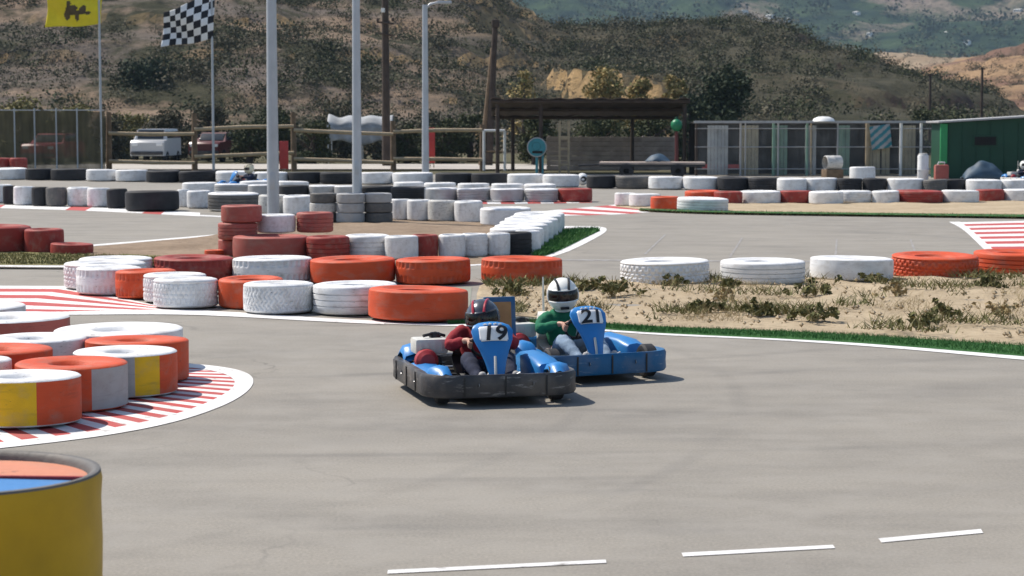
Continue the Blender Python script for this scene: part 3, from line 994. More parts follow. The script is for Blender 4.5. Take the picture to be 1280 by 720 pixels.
W, O, R, K, Y, S_, GY, CR, BR = 'white', 'orange', 'red', 'black', 'yellow', 'silver', 'grey', 'cream', 'brick'
gA = 'tyres along the front of the central chicane'
row('the chicane front row, counted from the striped kerb', gA, [
    (79, 182, 366, W), (104, 186, 372, W), (145, 222, 377, O), (177, 256, 381, W), (212, 292, 385, W), (256, 338, 388, O),
    (306, 394, 392, W, {'pat': 'zigzag', 'label': 'white tyre with deep zigzag tread in the chicane front row'}), (384, 490, 397, W), (455, 580, 404, O)], 0.31, True)
gB = 'tyres along the back of the central chicane'
row('the chicane back row below the lamp posts', gB, [
    (108, 200, 356, W), (192, 292, 356, R), (288, 388, 356, W), (386, 493, 357.5, O), (490, 584, 357.5, O),
    (601, 703, 357, O, {'label': 'lone orange tyre standing between the chicane and the dirt island'})], 0.30, True)
gI = 'tyres along the top of the dirt island'
row('the dirt island row', gI, [
    (775, 887, 358, W, {'pat': 'block', 'label': 'white tyre with blocky tread, first on the dirt island'}), (900, 1006, 358, W, {'pat': 'rib', 'label': 'white tyre with four round ribs, second on the dirt island'}),
    (1012, 1116, 354, W, {'pat': 'plain', 'label': 'smooth white tyre beside an orange tyre on the dirt island'}), (1114, 1222, 350, O, {'label': 'orange tyre touching the smooth white tyre on the dirt island'}),
    (1217, 1325, 345.5, O, {'label': 'orange tyre at the picture edge, last on the dirt island'})], 0.28, True)
gY = 'tyres round the corner with the striped kerb'
row('the yellow-fronted corner wall', gY, [
    (-30, 116, 532, Y, W, {'h': .315, 'bands': [(-64, 'orange')], 'label': 'yellow tyre with a white top and a red band, first of the corner wall'}), (30, 168, 515, O, {'h': .315, 'bands': [(-57, 'silver')], 'label': 'orange-red tyre with a red top, second of the corner wall'}),
    (84, 213, 500, S_, W, {'h': .315, 'bands': [(-70, 'yellow'), (-40, 'orange')], 'label': 'tyre with grey, yellow and red bands at the bend of the corner wall'}),
    (96, 226, 487, O, {'h': .315, 'label': 'orange tyre at the tip of the corner wall'}), (66, 228, 473, W, {'h': .315, 'label': 'white tyre at the far side of the corner wall'})], 0.34, True)
row('the inner side of the corner wall', gY, [
    (-110, 24, 514, W, {'label': 'white tyre tucked behind the yellow corner tyre'}), (-70, 66, 500, O, O, {'label': 'orange topped tyre tucked behind the second corner tyre'}),
    (-20, 104, 486, W, {'label': 'white tyre tucked behind the banded corner tyre'}),
    (-60, 88, 458, BR, W, {'h': .36, 'label': 'faded red tyre with a white top behind the corner wall'}), (-110, 34, 443, W, {'h': .36, 'label': 'white tyre half out of view at the back of the corner wall'})], 0.33, True)
# central infield
gC = 'tyres along the infield'
row('the infield row in front of the lamp post', gC, [
    (286, 381, 326, BR), (380, 434, 326, R), (430, 488, 325, W), (482, 524, 325, W), (519, 553, 323.5, R), (549, 583, 323, W), (578, 612, 322, W), (604, 634, 321, W),
    (624, 660, 320, K, {'label': 'black tyre at the end of the infield row beside the turf corner'}), (640, 674, 318.5, W)], 0.335)
row('the white file running back beside the turf corner', 'white tyres filing back beside the turf corner', [
    (612, 680, 313.5, W), (618, 686, 308.5, W), (624, 692, 303.5, W), (630, 698, 299, W), (637, 703, 295, W), (642, 706, 291, W), (600, 664, 283, W)], 0.33)
gS = 'stacked tyres round the first lamp post'
tt = row('x', gS, [(274, 326, 323, BR, {'z': 0.00, 'label': 'lowest faded red tyre of the three-high stack by the post'}), (273, 322, 323, BR, {'z': 0.255, 'label': 'middle faded red tyre of the three-high stack by the post'}),
                   (277, 328, 323, BR, {'z': 0.51, 'label': 'topmost faded red tyre of the three-high stack by the post'})], 0.25)
row('x', gS, [(320, 370, 321, W, {'z': 0.338, 'h': .27, 'label': 'white tyre lying on the faded red tyre below the lamp post'}),
              (371, 417, 320.5, BR, {'z': 0.338, 'h': .30, 'label': 'faded red tyre lying on the dark red tyre beside the lamp post'})], 0.27)
row('x', gS, [(266, 290, 322, 'orange', {'h': .10, 'label': 'small orange tyre half buried in dirt beside the red stack'})], 0.12)
for (xl, xr, yb, cols, nm) in ((388, 422, 279, (GY, CR, GY), 'dark stack with a pale middle'), (420, 457, 279.5, (S_, S_, S_), 'grey stack under the second lamp post'), (455, 490, 279, (GY, GY, S_), 'dusty stack beside the grey stack')):
    for k, c in enumerate(cols):
        row('x', 'three-high stacks of worn car tyres', [(xl + random.uniform(-1, 1), xr + random.uniform(-1, 1), yb, c, {'z': k * 0.192, 'label': ('lowest', 'middle', 'topmost')[k] + ' tyre of the ' + nm})], 0.19)
# left middle
gL = 'dark red tyres on the grass verge'
row('x', gL, [(-48, 42, 318, R, {'h': .40, 'label': 'dark red tyre cut by the picture edge on the grass verge'}), (30, 79, 318, R, {'h': .36, 'label': 'dark red tyre at the end of the verge pair'}),
              (61, 114, 319.5, R, {'h': .16, 'label': 'low flat dark red tyre lying on the grass verge'})], 0.38)
gD = 'tyres along the far side of the infield'
row('the infield far row, counted from the striped kerb', gD, [
    (-14, 16, 254, W), (4, 20, 256, K), (17, 44, 257, W), (40, 62, 258, K), (59, 85, 258.5, GY), (83, 112, 258.5, W), (109, 138, 259.5, W), (134, 160, 261, K), (157, 224, 265, K)], 0.44)
row('the infield far row before the three grey stacks', gD, [
    (222, 238, 259, W), (234, 264, 261, W), (260, 324, 265, GY, W), (323, 360, 268, CR), (354, 392, 269, W)], 0.40)
row('the infield far row, beyond the three grey stacks', gD, [
    (488, 514, 276, W), (509, 540, 277, W), (534, 572, 278, CR), (568, 604, 279, W)], 0.42)
# white-topped row behind
gF = 'tyres along the back straight'
row('the back straight row behind the infield', gF, [
    (228, 272, 244, W), (268, 312, 246, S_, W), (310, 350, 247, S_, W), (350, 388, 248, K), (385, 421, 248, S_, W), (418, 452, 248.5, S_, W), (450, 492, 249, K), (489, 533, 250.5, K), (532, 575, 252, S_, W), (572, 616, 252.5, S_, W),
    (614, 657, 253, S_, W), (655, 697, 253, S_, W), (694, 737, 253, R)], 0.32)
row('the back straight inner row', gF, [(300, 345, 240.5, W), (346, 386, 241, W), (492, 530, 242, W), (530, 570, 243, W), (572, 612, 244, W), (614, 655, 244.5, W), (655, 695, 245, W)], 0.30)
# far wall
gE = 'tyres of the far outer wall'
row('the outer wall before the far kart', gE, [
    (-12, 34, 225, W), (32, 66, 225.5, K), (64, 110, 226, K), (108, 147, 227, W), (145, 185, 227.5, W), (183, 226, 228.5, K), (224, 274, 229, K), (270, 318, 229.5, W)], 0.38)
row('the outer wall between the first two lamp posts', gE, [(318, 360, 230, W), (360, 402, 230, K), (400, 446, 230.5, K)], 0.36)
row('the outer wall between the second post and the timber posts', gE, [
    (450, 493, 231, W), (490, 541, 231.5, W), (544, 591, 232, K), (589, 636, 232.5, K), (634, 680, 233.5, W), (678, 724, 234.5, W), (733, 770, 236, K)], 0.37)
row('the outer wall in front of the trailer and wire pens', gE, [
    (769, 812, 236.5, GY), (811, 855, 237.5, W), (854, 899, 238, W), (896, 936, 238.5, K), (934, 976, 239, K), (975, 1012, 240, W), (1010, 1052, 240, W), (1049, 1080, 240, K), (1077, 1107, 240, K), (1104, 1150, 240.5, W)], 0.37)
row('the outer wall in front of the green hut', gE, [(1150, 1180, 240.5, GY), (1178, 1208, 240.5, K), (1206, 1250, 241, W), (1248, 1292, 241, W)], 0.35)
gG = 'tyres along the dirt bank'
row('the dirt bank row, counted from the striped kerb', gG, [
    (768, 795, 258, W), (786, 826, 259.5, W), (813, 849, 263.5, O), (846, 910, 266, W, {'label': 'white tyre set forward of the dirt bank row on turf'}),
    (856, 900, 255, O), (892, 928, 256, R), (925, 976, 255.5, W), (974, 1014, 255, R), (1011, 1054, 256, W), (1050, 1092, 255, W), (1088, 1122, 255, W), (1119, 1178, 255, R), (1175, 1222, 254.5, W), (1220, 1256, 253, R), (1252, 1300, 253, W)], 0.30)
row('x', gE, [(-20, 14, 219, R, {'label': 'dark red tyre on the far wall at the picture edge', 'z': .0, 'h': .62}), (12, 34, 219, R, {'label': 'dark red tyre behind the white tyre by the shade net', 'h': .62})], 0.5)
row('x', gE, [(1062, 1094, 226, W, {'label': 'white tyre behind the outer wall below the wire pens', 'h': .45})], 0.4)

# push overlapping tyres apart until each has its own room
for it in range(160):
    for i, a in enumerate(TYRES):
        for b in TYRES[i + 1:]:
            if a['z'] > 0 or b['z'] > 0:
                continue
            dx, dy = b['x'] - a['x'], b['y'] - a['y']
            m = a['r'] + b['r'] + 0.004
            if abs(dx) > m or abs(dy) > m:
                continue
            d = math.hypot(dx, dy)
            if d < m:
                p = (m - d) * 0.5
                ux, uy = dx / (d + 1e-6) * 0.35, dy / (d + 1e-6) if abs(dy) > 0.05 else (0.5 if dy >= 0 else -0.5)
                a['x'] -= ux * p; b['x'] += ux * p
                a['y'] -= uy * p; b['y'] += uy * p
                if d < m * 0.6 or it > 120:
                    a['x'] -= dx / (d + 1e-6) * p * 0.5; b['x'] += dx / (d + 1e-6) * p * 0.5

for t in TYRES:
    rz = random.random() * 6.28
    n = 300 if t['near'] and t['pat'] in ('zigzag', 'block') else 216 if t['near'] else 40
    pat = t['pat'] if t['near'] else ('rib' if t['pat'] == 'rib' else 'plain')
    data = tyre_data(pat, n, t['tc'], t['sc'], t['near'])
    if t['group'] == gY:
        data = tyre_data('square', 120, t['tc'], t['sc'], True)
        rz = random.uniform(-.05, .05)
    if t['bands']:
        me = data[0].copy()
        for _, col in t['bands']:
            me.materials.append(M[col])
        for q in me.polygons:
            ang = math.degrees(math.atan2(q.center.y, q.center.x))
            if ang < 100 and ang > -170:
                for i, (lim, _) in enumerate(t['bands']):
                    if ang > lim:
                        q.material_index = i + 1
        data = (me, data[1])
    z = t['z'] + 0.012
    if t['near']:
        o = thing('tyre', t['label'], 'tyre', (t['x'], t['y'], z), rz, t['group'])
        for d, nm in zip(data, ('tread', 'sidewall')):
            c = bpy.data.objects.new(nm, d)
            COL.objects.link(c)
            c.parent = o
    else:
        o = bpy.data.objects.new('tyre', data[0])
        COL.objects.link(o)
        o.location = (t['x'], t['y'], z)
        o.rotation_euler = (0, 0, rz)
        tag(o, t['label'], 'tyre', t['group'])
    o.scale = (t['r'], t['r'], t['h'])
    if t['z'] == 0:
        o.rotation_euler.x = random.gauss(0, 0.012)
        o.rotation_euler.y = random.gauss(0, 0.012)

# the big yellow barrel close to the camera, open at the top with a painted floor inside
o = thing('barrel', 'big mustard yellow barrel with a dark rim standing closest to the camera', 'barrel', (-2.17, 8.15, 0.005), 0)
m = MB()
m.lathe([(0.50, 0.0), (0.53, 0.02), (0.538, 0.10), (0.532, 0.2), (0.536, 0.35), (0.532, 0.52), (0.538, 0.60), (0.532, 0.628)], 120)
m.build('body', M['yellowbarrel'], o)
m = MB()
m.lathe([(0.533, 0.628), (0.530, 0.637), (0.518, 0.640), (0.500, 0.634), (0.488, 0.615), (0.480, 0.565)], 120)
m.build('rim', M['grey'], o)
lid = MB()
lid.grid(lambda u, v: Vector((0.482 * v * math.cos(PI * u), 0.482 * v * math.sin(PI * u), 0.010 * (1 - v))), 60, 8, 0)
lid.grid(lambda u, v: Vector((0.482 * v * math.cos(-PI * u), 0.482 * v * math.sin(-PI * u), 0.010 * (1 - v))), 60, 8, 1)
lid.build('floor_plate', [M['salmon lid'], M['blue lid']], o, loc=(0, 0, 0.603))
m = MB()
m.tube([(-0.48, 0.0, 0.612), (0, 0.006, 0.616), (0.48, 0, 0.612)], 0.008, 8)
m.build('seam_bar', M['redengine'], o)
# ------------------------------------------------------------------ drivers
def skin_mesh(name, pts, edges, rad, root=0, sub=2):
    """continuous body grown round a skeleton"""
    me = bpy.data.meshes.new('skeleton')
    me.from_pydata([tuple(p) for p in pts], edges, [])
    o = bpy.data.objects.new('skeleton', me)
    COL.objects.link(o)
    sm = o.modifiers.new('skin', 'SKIN')
    sm.use_smooth_shade = True
    sm.branch_smoothing = 0.6
    for i, r in enumerate(rad):
        sv = me.skin_vertices[0].data[i]
        sv.radius = (r, r) if not isinstance(r, tuple) else r
        sv.use_root = (i == root)
    o.modifiers.new('sub', 'SUBSURF').levels = sub
    o.modifiers['sub'].render_levels = sub
    dg = bpy.context.evaluated_depsgraph_get()
    out = bpy.data.meshes.new_from_object(o.evaluated_get(dg))
    out.name = name
    bpy.data.objects.remove(o)
    bpy.data.meshes.remove(me)
    out.materials.clear()
    return out


def link_mesh(name, me, mats, parent):
    for m in (mats if isinstance(mats, (list, tuple)) else [mats]):
        me.materials.append(m)
    me.polygons.foreach_set('use_smooth', [True] * len(me.polygons))
    o = bpy.data.objects.new(name, me)
    COL.objects.link(o)
    if parent is not None:
        o.parent = parent
    return o


def make_person(label, loc, rz, jacket, trousers, helmet, trim, wheel, lean=0.0, look=0.0, tilt=0.0, drop=0.0, fwd=0.0):
    """a seated driver, x forward; both hands on the steering wheel at `wheel`"""
    V = Vector
    wc, wn, wr = wheel           # centre, normal towards the driver, radius
    hip = V((-0.20, 0, 0.17))
    chest = V((-0.23, lean * 0.55, 0.37))
    neck = V((-0.20 + fwd * .6, lean * 0.9, 0.49 - drop * .6))
    head = V((-0.175 + fwd, lean, 0.605 - drop))
    pts, edges, rad = [], [], []

    def add(p, r, par=None):
        pts.append(V(p)); rad.append(r)
        if par is not None:
            edges.append((par, len(pts) - 1))
        return len(pts) - 1
    h0 = add(hip, 0.085)
    c0 = add((hip + chest) / 2, 0.08, h0)
    c1 = add(chest, 0.075, c0)
    n0 = add(neck, 0.036, c1)
    n1 = add(head - V((0.01, 0, 0.05)), 0.06, n0)
    n2 = add(head + V((0.0, 0, 0.02)), 0.085, n1)
    n3 = add(head + V((-0.005, 0, 0.065)), 0.05, n2)
    add(head + V((0.085, 0, -0.02)), 0.016, n2)             # nose
    arms = {}
    side = wn.cross(V((0, 1, 0))).normalized()               # up along the wheel plane
    if side.z < 0:
        side = -side
    for s in (1, -1):
        sh = chest + V((0.0, s * 0.132, 0.065))
        grip = wc + V((0, s * wr, 0))
        wrist = grip + wn * 0.045 + V((-0.035, s * 0.015, -0.005))
        elbow = (sh + wrist) / 2 + V((-0.01, s * 0.115, -0.07))
        a0 = add(sh, 0.05, c1)
        a1 = add(elbow, 0.036, a0)
        a2 = add(wrist, 0.023, a1)
        palm = grip + wn * 0.026
        a3 = add(palm, (0.024, 0.018), a2)
        arms[s] = (sh, elbow, wrist)
        # four fingers over the rim and a thumb along its near side
        for k in range(4):
            off = side * (0.021 - 0.014 * k)
            ln = (0.92, 1.0, 0.95, 0.78)[k]
            f1 = add(palm + off + V((0, s * 0.022 * ln, 0)), 0.0085, a3)
            f2 = add(grip + off * 1.1 + V((0, s * 0.024 * ln, 0)) - wn * 0.012, 0.008, f1)
            add(grip + off * 1.1 - wn * 0.022 + V((0, -s * 0.004, 0)), 0.007, f2)
        t1 = add(palm + side * 0.03 - V((0, s * 0.012, 0)), 0.0095, a3)
        add(palm + side * 0.045 - V((0, s * 0.03, 0)) - wn * 0.012, 0.008, t1)
    legs = {}
    for s in (1, -1):
        l0 = add(hip + V((0.03, s * 0.065, -0.01)), 0.065, h0)
        l1 = add((0.14, s * 0.15, 0.275), 0.047, l0)
        l2 = add((0.40, s * 0.12, 0.135), 0.032, l1)
        l3 = add((0.445, s * 0.12, 0.115), 0.03, l2)
        add((0.475, s * 0.125, 0.18), 0.022, l3)
        legs[s] = [pts[l0], pts[l1], pts[l2], pts[l3]]
    body = skin_mesh('person', pts, edges, rad)
    # eyes sit in the same body mesh
    bm = bmesh.new(); bm.from_mesh(body)
    for s in (1, -1):
        bmesh.ops.create_uvsphere(bm, u_segments=10, v_segments=8, radius=0.013, matrix=Matrix.Translation(head + V((0.078, s * 0.03, 0.012))))
    nf = len(bm.faces)
    bm.faces.ensure_lookup_table()
    for f in bm.faces[nf - 2 * 80:]:
        f.material_index = 1
    bm.to_mesh(body); bm.free()
    p = link_mesh('person', body, [M['skin'], M['eye']], None)
    p.location = loc
    p.rotation_euler = (0, 0, rz)
    tag(p, label, 'person')
    # jacket
    jp, je, jr = [hip + V((0, 0, 0.0)), (hip + chest) / 2 + V((0, 0, 0)), chest, neck - V((0, 0, 0.025))], [(0, 1), (1, 2), (2, 3)], [(0.135, 0.11), (0.145, 0.112), (0.162, 0.126), 0.088]
    for s in (1, -1):
        sh, el, wrs = arms[s]
        b = len(jp)
        jp += [sh, sh.lerp(el, 0.5) + V((0, s * 0.008, 0.004)), el, el.lerp(wrs, 0.55), wrs + (el - wrs) * 0.06]
        je += [(2, b), (b, b + 1), (b + 1, b + 2), (b + 2, b + 3), (b + 3, b + 4)]
        jr += [0.084, 0.066, 0.054, 0.043, 0.034]
    jk = skin_mesh('jacket', jp, je, jr)
    for v in jk.vertices:          # folds
        n = mnoise.noise(v.co * 24) * 0.011 + mnoise.noise(v.co * 10) * 0.009
        v.co += v.normal * n
    link_mesh('jacket', jk, jacket, p)
    # trousers
    tp, te, trd = [hip - V((0, 0, 0.005)), hip + V((0.07, 0, 0.0))], [(0, 1)], [(0.12, 0.09), (0.10, 0.08)]
    for s in (1, -1):
        l = legs[s]
        b = len(tp)
        tp += [l[0] + V((0.06, s * 0.02, 0.03)), l[0].lerp(l[1], 0.6) + V((0, 0, 0.01)), l[1], l[1].lerp(l[2], 0.5), l[2]]
        te += [(1, b), (b, b + 1), (b + 1, b + 2), (b + 2, b + 3), (b + 3, b + 4)]
        trd += [0.076, 0.070, 0.062, 0.052, 0.044]
    tm = skin_mesh('trousers', tp, te, trd)
    for v in tm.vertices:
        v.co += v.normal * (mnoise.noise(v.co * 24) * 0.010)
    link_mesh('trousers', tm, trousers, p)
    for s in (1, -1):
        a = legs[s][3]
        sm = skin_mesh('shoe', [a + V((-0.02, 0, -0.005)), a + V((0.02, 0, 0.02)), a + V((0.035, s * 0.004, 0.07)), a + V((0.04, s * 0.006, 0.11))], [(0, 1), (1, 2), (2, 3)], [0.036, 0.040, 0.036, 0.026])
        link_mesh('shoe', sm, M['shoe'], p)
    # helmet: shell with a chin bar, open eye port, visor, trim stripe
    hb, vis, tri, pad = MB(), MB(), MB(), MB()
    a, b_, c = 0.150, 0.128, 0.137

    def hp(az, el, k=1.0):
        ce, se = math.cos(el), math.sin(el)
        x, y, z = a * ce * math.cos(az), b_ * ce * math.sin(az), c * se
        if el < 0:
            x *= 1 + 0.10 * math.sin(-el * 1.6) * max(0, math.cos(az))
            z *= 1.02
        return V((x, y, z)) * k
    na, ne = 48, 30
    e0 = math.radians(-62)
    for j in range(ne):
        for i in range(na):
            az0, az1 = -PI + 2 * PI * i / na, -PI + 2 * PI * (i + 1) / na
            el0, el1 = e0 + (PI / 2 - e0) * j / ne, e0 + (PI / 2 - e0) * (j + 1) / ne
            am, em = abs((az0 + az1) / 2), math.degrees((el0 + el1) / 2)
            port = am < math.radians(72) and -16 < em < 24
            q = [hp(az0, el0), hp(az1, el0), hp(az1, el1), hp(az0, el1)]
            if not port:
                hb.add(q, [(0, 1, 2, 3)], 0)
            else:
                vis.add([x * 1.012 for x in q], [(0, 1, 2, 3)], 0)
            pad.add([x * 0.90 for x in q] if not port else [], [(3, 2, 1, 0)] if not port else [], 0)
    # lips round the port and the neck
    lip = [hp(math.radians(t), math.radians(-16)) for t in range(-72, 73, 6)] + [hp(math.radians(72), math.radians(e)) for e in range(-8, 24, 8)] + \
          [hp(math.radians(t), math.radians(24)) for t in range(72, -73, -6)] + [hp(math.radians(-72), math.radians(e)) for e in range(16, -16, -8)]
    hb.tube(lip, 0.008, 6, 0, False, True)
    hb.tube([hp(2 * PI * t / 40, e0) for t in range(40)], 0.010, 6, 0, False, True)
    for yy in (-0.055, 0.055):
        st = []
        for t in range(28, 150, 6):
            el = math.radians(t)
            st.append(V((a * math.cos(el) * 1.012, yy * (1 - 0.3 * abs(math.cos(el))), c * math.sin(el) * 1.006 * math.sqrt(1 - (yy / b_) ** 2))))
        tri.tube(st, 0.011, 6)
    tri.box((a * 0.98, 0, -0.085), (0.03, 0.07, 0.018), 0, 0.004)
    hroot = bpy.data.objects.new('helmet', None)
    COL.objects.link(hroot)
    hroot.parent = p
    hroot.location = head + V((-0.015, 0, 0.01))
    hroot.rotation_euler = (tilt, 0.10, look)
    bm = bmesh.new()
    me = hb.mesh('shell', helmet, 40, True)
    bm.free()
    so = link_mesh('shell', me, [], hroot)
    for mb_, nm, mt in ((vis, 'visor', M['visor']), (tri, 'trim', trim), (pad, 'padding', M['helmetpad'])):
        me = mb_.mesh(nm, mt, 40, True)
        link_mesh(nm, me, [], hroot)
    return p


# ------------------------------------------------------------------ karts
def round_rect(a, b, r, n=10, nose=0.0):
    pts = []
    for cx, cy, s in ((a - r, b - r, 0), (-a + r, b - r, 90), (-a + r, -b + r, 180), (a - r, -b + r, 270)):
        for k in range(n + 1):
            t = math.radians(s + 90 * k / n)
            pts.append((cx + r * math.cos(t), cy + r * math.sin(t)))
    return pts


def ring(mb, a, b, r, prof, mi=0, x0=-0.06):
    """sweep prof [(inset, z)] round a rounded rectangle"""
    rings = []
    for ins, z in prof:
        rings.append([(x + x0, y, z) for x, y in round_rect(a - ins, b - ins, max(r - ins, 0.05))])
    mb.loft(rings, mi, False, True)
    return mb


def text_mesh(s, size, bold=0.02, shear=0.15):
    c = bpy.data.curves.new('number', 'FONT')
    c.body = s
    c.size = size
    c.align_x = 'CENTER'
    c.align_y = 'CENTER'
    c.offset = bold * size
    c.shear = shear
    c.extrude = 0.0015
    o = bpy.data.objects.new('number', c)
    COL.objects.link(o)
    me = bpy.data.meshes.new_from_object(o.evaluated_get(bpy.context.evaluated_depsgraph_get()))
    bpy.data.objects.remove(o)
    me.materials.clear()
    return me


WHEEL = (Vector((0.135, 0, 0.385)), Vector((-0.80, 0, 0.60)).normalized(), 0.125)


def make_kart(label, loc, rz, number, bumper_mat, headrest, hoop, covers=True):
    k = thing('go_kart', label, 'go-kart', loc, rz, None)
    b = MB()
    ring(b, 0.74, 0.575, 0.24, [(0.012, 0.060), (0.0, 0.078), (0.004, 0.14), (0.0, 0.200), (0.014, 0.222), (0.06, 0.218), (0.075, 0.20), (0.07, 0.075), (0.05, 0.060)])
    bo = b.build('bumper', bumper_mat, k)
    bb = MB()
    for sx, sy in ((0.683, 0.2), (0.683, -0.2), (-0.803, 0.2), (-0.803, -0.2), (0.25, 0.578), (-0.25, 0.578), (0.25, -0.578), (-0.25, -0.578)):
        bb.lathe([(0.0, 0.006), (0.014, 0.004), (0.016, 0.0)], 10, (sx, sy, 0.15), 'x' if abs(sx) > 0.7 else 'y') if True else None
    bb.build('bolts', M['steel'], bo)
    fp = MB()
    fp.box((0.17, 0, 0.065), (0.88, 0.56, 0.012), 0, 0.004)
    fp.build('floor_pan', M['darksteel'], k)
    fr = MB()
    for s in (1, -1):
        fr.tube([(-0.70, s * 0.28, 0.09), (-0.2, s * 0.30, 0.085), (0.3, s * 0.30, 0.085), (0.61, s * 0.24, 0.09)], 0.015, 8)
        fr.tube([(-0.2, s * 0.30, 0.085), (-0.2, s * 0.56, 0.12), (0.25, s * 0.56, 0.12), (0.25, s * 0.30, 0.085)], 0.012, 8)
    for x in (-0.70, -0.45, 0.1, 0.61):
        fr.tube([(x, -0.28, 0.088), (x, 0.28, 0.088)], 0.014, 8)
    fr.build('frame', M['darksteel'], k)
    # side pods: blue moulded wings filling the space between wheels and bumper
    for s in (1, -1):
        sp = MB()
        rings = []
        for x, z, w0, w1 in ((-0.40, 0.14, 0.34, 0.56), (-0.37, 0.245, 0.33, 0.57), (-0.18, 0.275, 0.33, 0.575), (0.12, 0.262, 0.34, 0.575), (0.27, 0.225, 0.36, 0.57), (0.30, 0.13, 0.38, 0.56)):
            w0, w1 = w0 - .02, w1 - .035
            if s < 0:
                z = 0.10 + (z - 0.10) * 0.62
            y0, y1 = s * w0, s * w1
            rings.append([(x, y0, 0.10), (x, y0, z - 0.015), (x, y0 + s * 0.03, z + 0.012), (x, (y0 + y1) / 2, z + 0.02), (x, y1 - s * 0.03, z - 0.002), (x, y1, z - 0.03), (x, y1, 0.10)])
        sp.loft(rings, 0, True)
        sp.build('side_pod', M['blue'], k, 50)
        # rear wheel cover
        wc = MB()
        rings = []
        for x, z in ((-0.70, 0.22), (-0.66, 0.275), (-0.56, 0.318), (-0.46, 0.305), (-0.415, 0.25)):
            y0, y1 = s * 0.35, s * 0.525
            rings.append([(x, y0, z - 0.03), (x, y0 + s * 0.02, z), (x, (y0 + y1) / 2, z + 0.012), (x, y1 - s * 0.02, z - 0.006), (x, y1, z - 0.05)])
        wc.loft(rings, 0, False)
        wc.build('wheel_cover', M['blue'], k, 50)
        # front corner cover
        if not covers:
            continue
        fc = MB()
        rings = []
        for x, z in ((0.34, 0.20), (0.38, 0.252), (0.48, 0.268), (0.55, 0.25), (0.60, 0.215)):
            y0, y1 = s * 0.36, s * (0.525 if x < 0.52 else 0.48)
            rings.append([(x, y0, z - 0.04), (x, y0 + s * 0.02, z), (x, (y0 + y1) / 2, z + 0.012), (x, y1 - s * 0.02, z - 0.006), (x, y1, z - 0.05)])
        fc.loft(rings, 0, False)
        fc.build('front_cover', M['blue'], k, 50)
    # wheels
    for x, r, wd, yy in ((0.47, 0.130, 0.11, 0.42), (-0.56, 0.132, 0.16, 0.42)):
        for s in (1, -1):
            wh = bpy.data.objects.new('wheel', None)
            COL.objects.link(wh); wh.parent = k
            wh.location = (x, s * yy, r)
            if x > 0:
                wh.rotation_euler = (0, 0, -0.12)
            t = MB()
            t.lathe([(0.065, -wd / 2 + 0.01), (0.09, -wd / 2), (r - 0.014, -wd / 2 + 0.004), (r, -wd / 2 + 0.02), (r, wd / 2 - 0.02), (r - 0.014, wd / 2 - 0.004), (0.09, wd / 2), (0.065, wd / 2 - 0.01)], 32, axis='y')
            t.build('tyre', M['black'], wh)
            rm = MB()
            rm.lathe([(0.068, -wd / 2 + 0.012), (0.055, -wd / 2 + 0.03), (0.05, 0), (0.055, wd / 2 - 0.03), (0.068, wd / 2 - 0.012)], 24, axis='y')
            rm.lathe([(0.0, 0.01), (0.05, 0.008), (0.05, -0.008), (0.0, -0.01)], 16, axis='y')
            rm.build('rim', M['steel'], wh)
    ax = MB()
    ax.tube([(-0.56, -0.48, 0.132), (-0.56, 0.48, 0.132)], 0.017, 10)
    ax.build('rear_axle', M['steel'], k)
    # seat
    st = MB()
    secs = []
    for x, z, hw, wrap in ((0.0, 0.10, 0.15, 0.03), (-0.12, 0.088, 0.165, 0.07), (-0.25, 0.09, 0.17, 0.12), (-0.335, 0.14, 0.172, 0.15), (-0.375, 0.26, 0.17, 0.14), (-0.40, 0.38, 0.155, 0.10), (-0.42, 0.46, 0.12, 0.05)):
        back = max(0.0, min(1.0, (z - 0.09) / 0.15)) if x < -0.3 else 0
        up, fwd = wrap * (1 - back * 0.85), wrap * back * 0.9
        secs.append([(x + fwd, -hw - 0.012, z + up), (x + fwd * .5, -hw, z + up * .45), (x, -hw * .6, z), (x - .004, 0, z - 0.004), (x, hw * .6, z), (x + fwd * .5, hw, z + up * .45), (x + fwd, hw + 0.012, z + up)])
    st.loft(secs, 0, False)
    so = st.build('seat', M['airbox'] if hoop else M['darksteel'], k, 60)
    sol = so.modifiers.new('thickness', 'SOLIDIFY'); sol.thickness = 0.014
    if headrest:
        hr = MB()
        hr.box((0, 0, 0), (0.03, 0.25, 0.40), 0, 0.012)
        ho = hr.build('back_panel', M['darkblue'], k, loc=(-0.47, 0.235, 0.475))
        ho.rotation_euler = (0, -0.12, 0)
        pd = MB()
        pd.box((0.021, 0, 0.0), (0.014, 0.175, 0.32), 0, 0.006)
        pd.build('pad', M['tan'], ho)
        sb = MB()
        for s in (1, -1):
            sb.tube([(-0.45, 0.235 + s * 0.08, 0.30), (-0.50, 0.2 + s * 0.06, 0.09)], 0.012, 8)
        sb.build('panel_stay', M['darksteel'], k)
    if hoop:
        hm_ = MB()
        hm_.tube([(-0.44, -0.03, 0.09), (-0.455, -0.04, 0.40), (-0.46, -0.045, 0.74)], [0.013, 0.011, 0.007], 8)
        hm_.build('rear_pole', M['airbox'], k)
    # engine on the driver's right
    en = MB()
    en.box((-0.30, -0.36, 0.18), (0.20, 0.18, 0.16), 0, 0.02)
    for i in range(5):
        en.box((-0.30, -0.36, 0.125 + i * 0.022), (0.235, 0.205, 0.007), 0, 0.0)
    eo = en.build('engine', M['darksteel'], k)
    cw = MB()
    cw.lathe([(0.0, 0.05), (0.055, 0.048), (0.085, 0.02), (0.09, -0.03), (0.06, -0.05)], 24, (-0.155, -0.40, 0.235), 'x')
    cw.build('recoil_cover', M['redengine'], eo)
    ab = MB()
    ab.box((-0.31, -0.35, 0.335), (0.22, 0.25, 0.115), 0, 0.022)
    for i in range(4):
        ab.box((-0.198, -0.43 + i * 0.05, 0.335), (0.006, 0.014, 0.07), 0, 0.0)
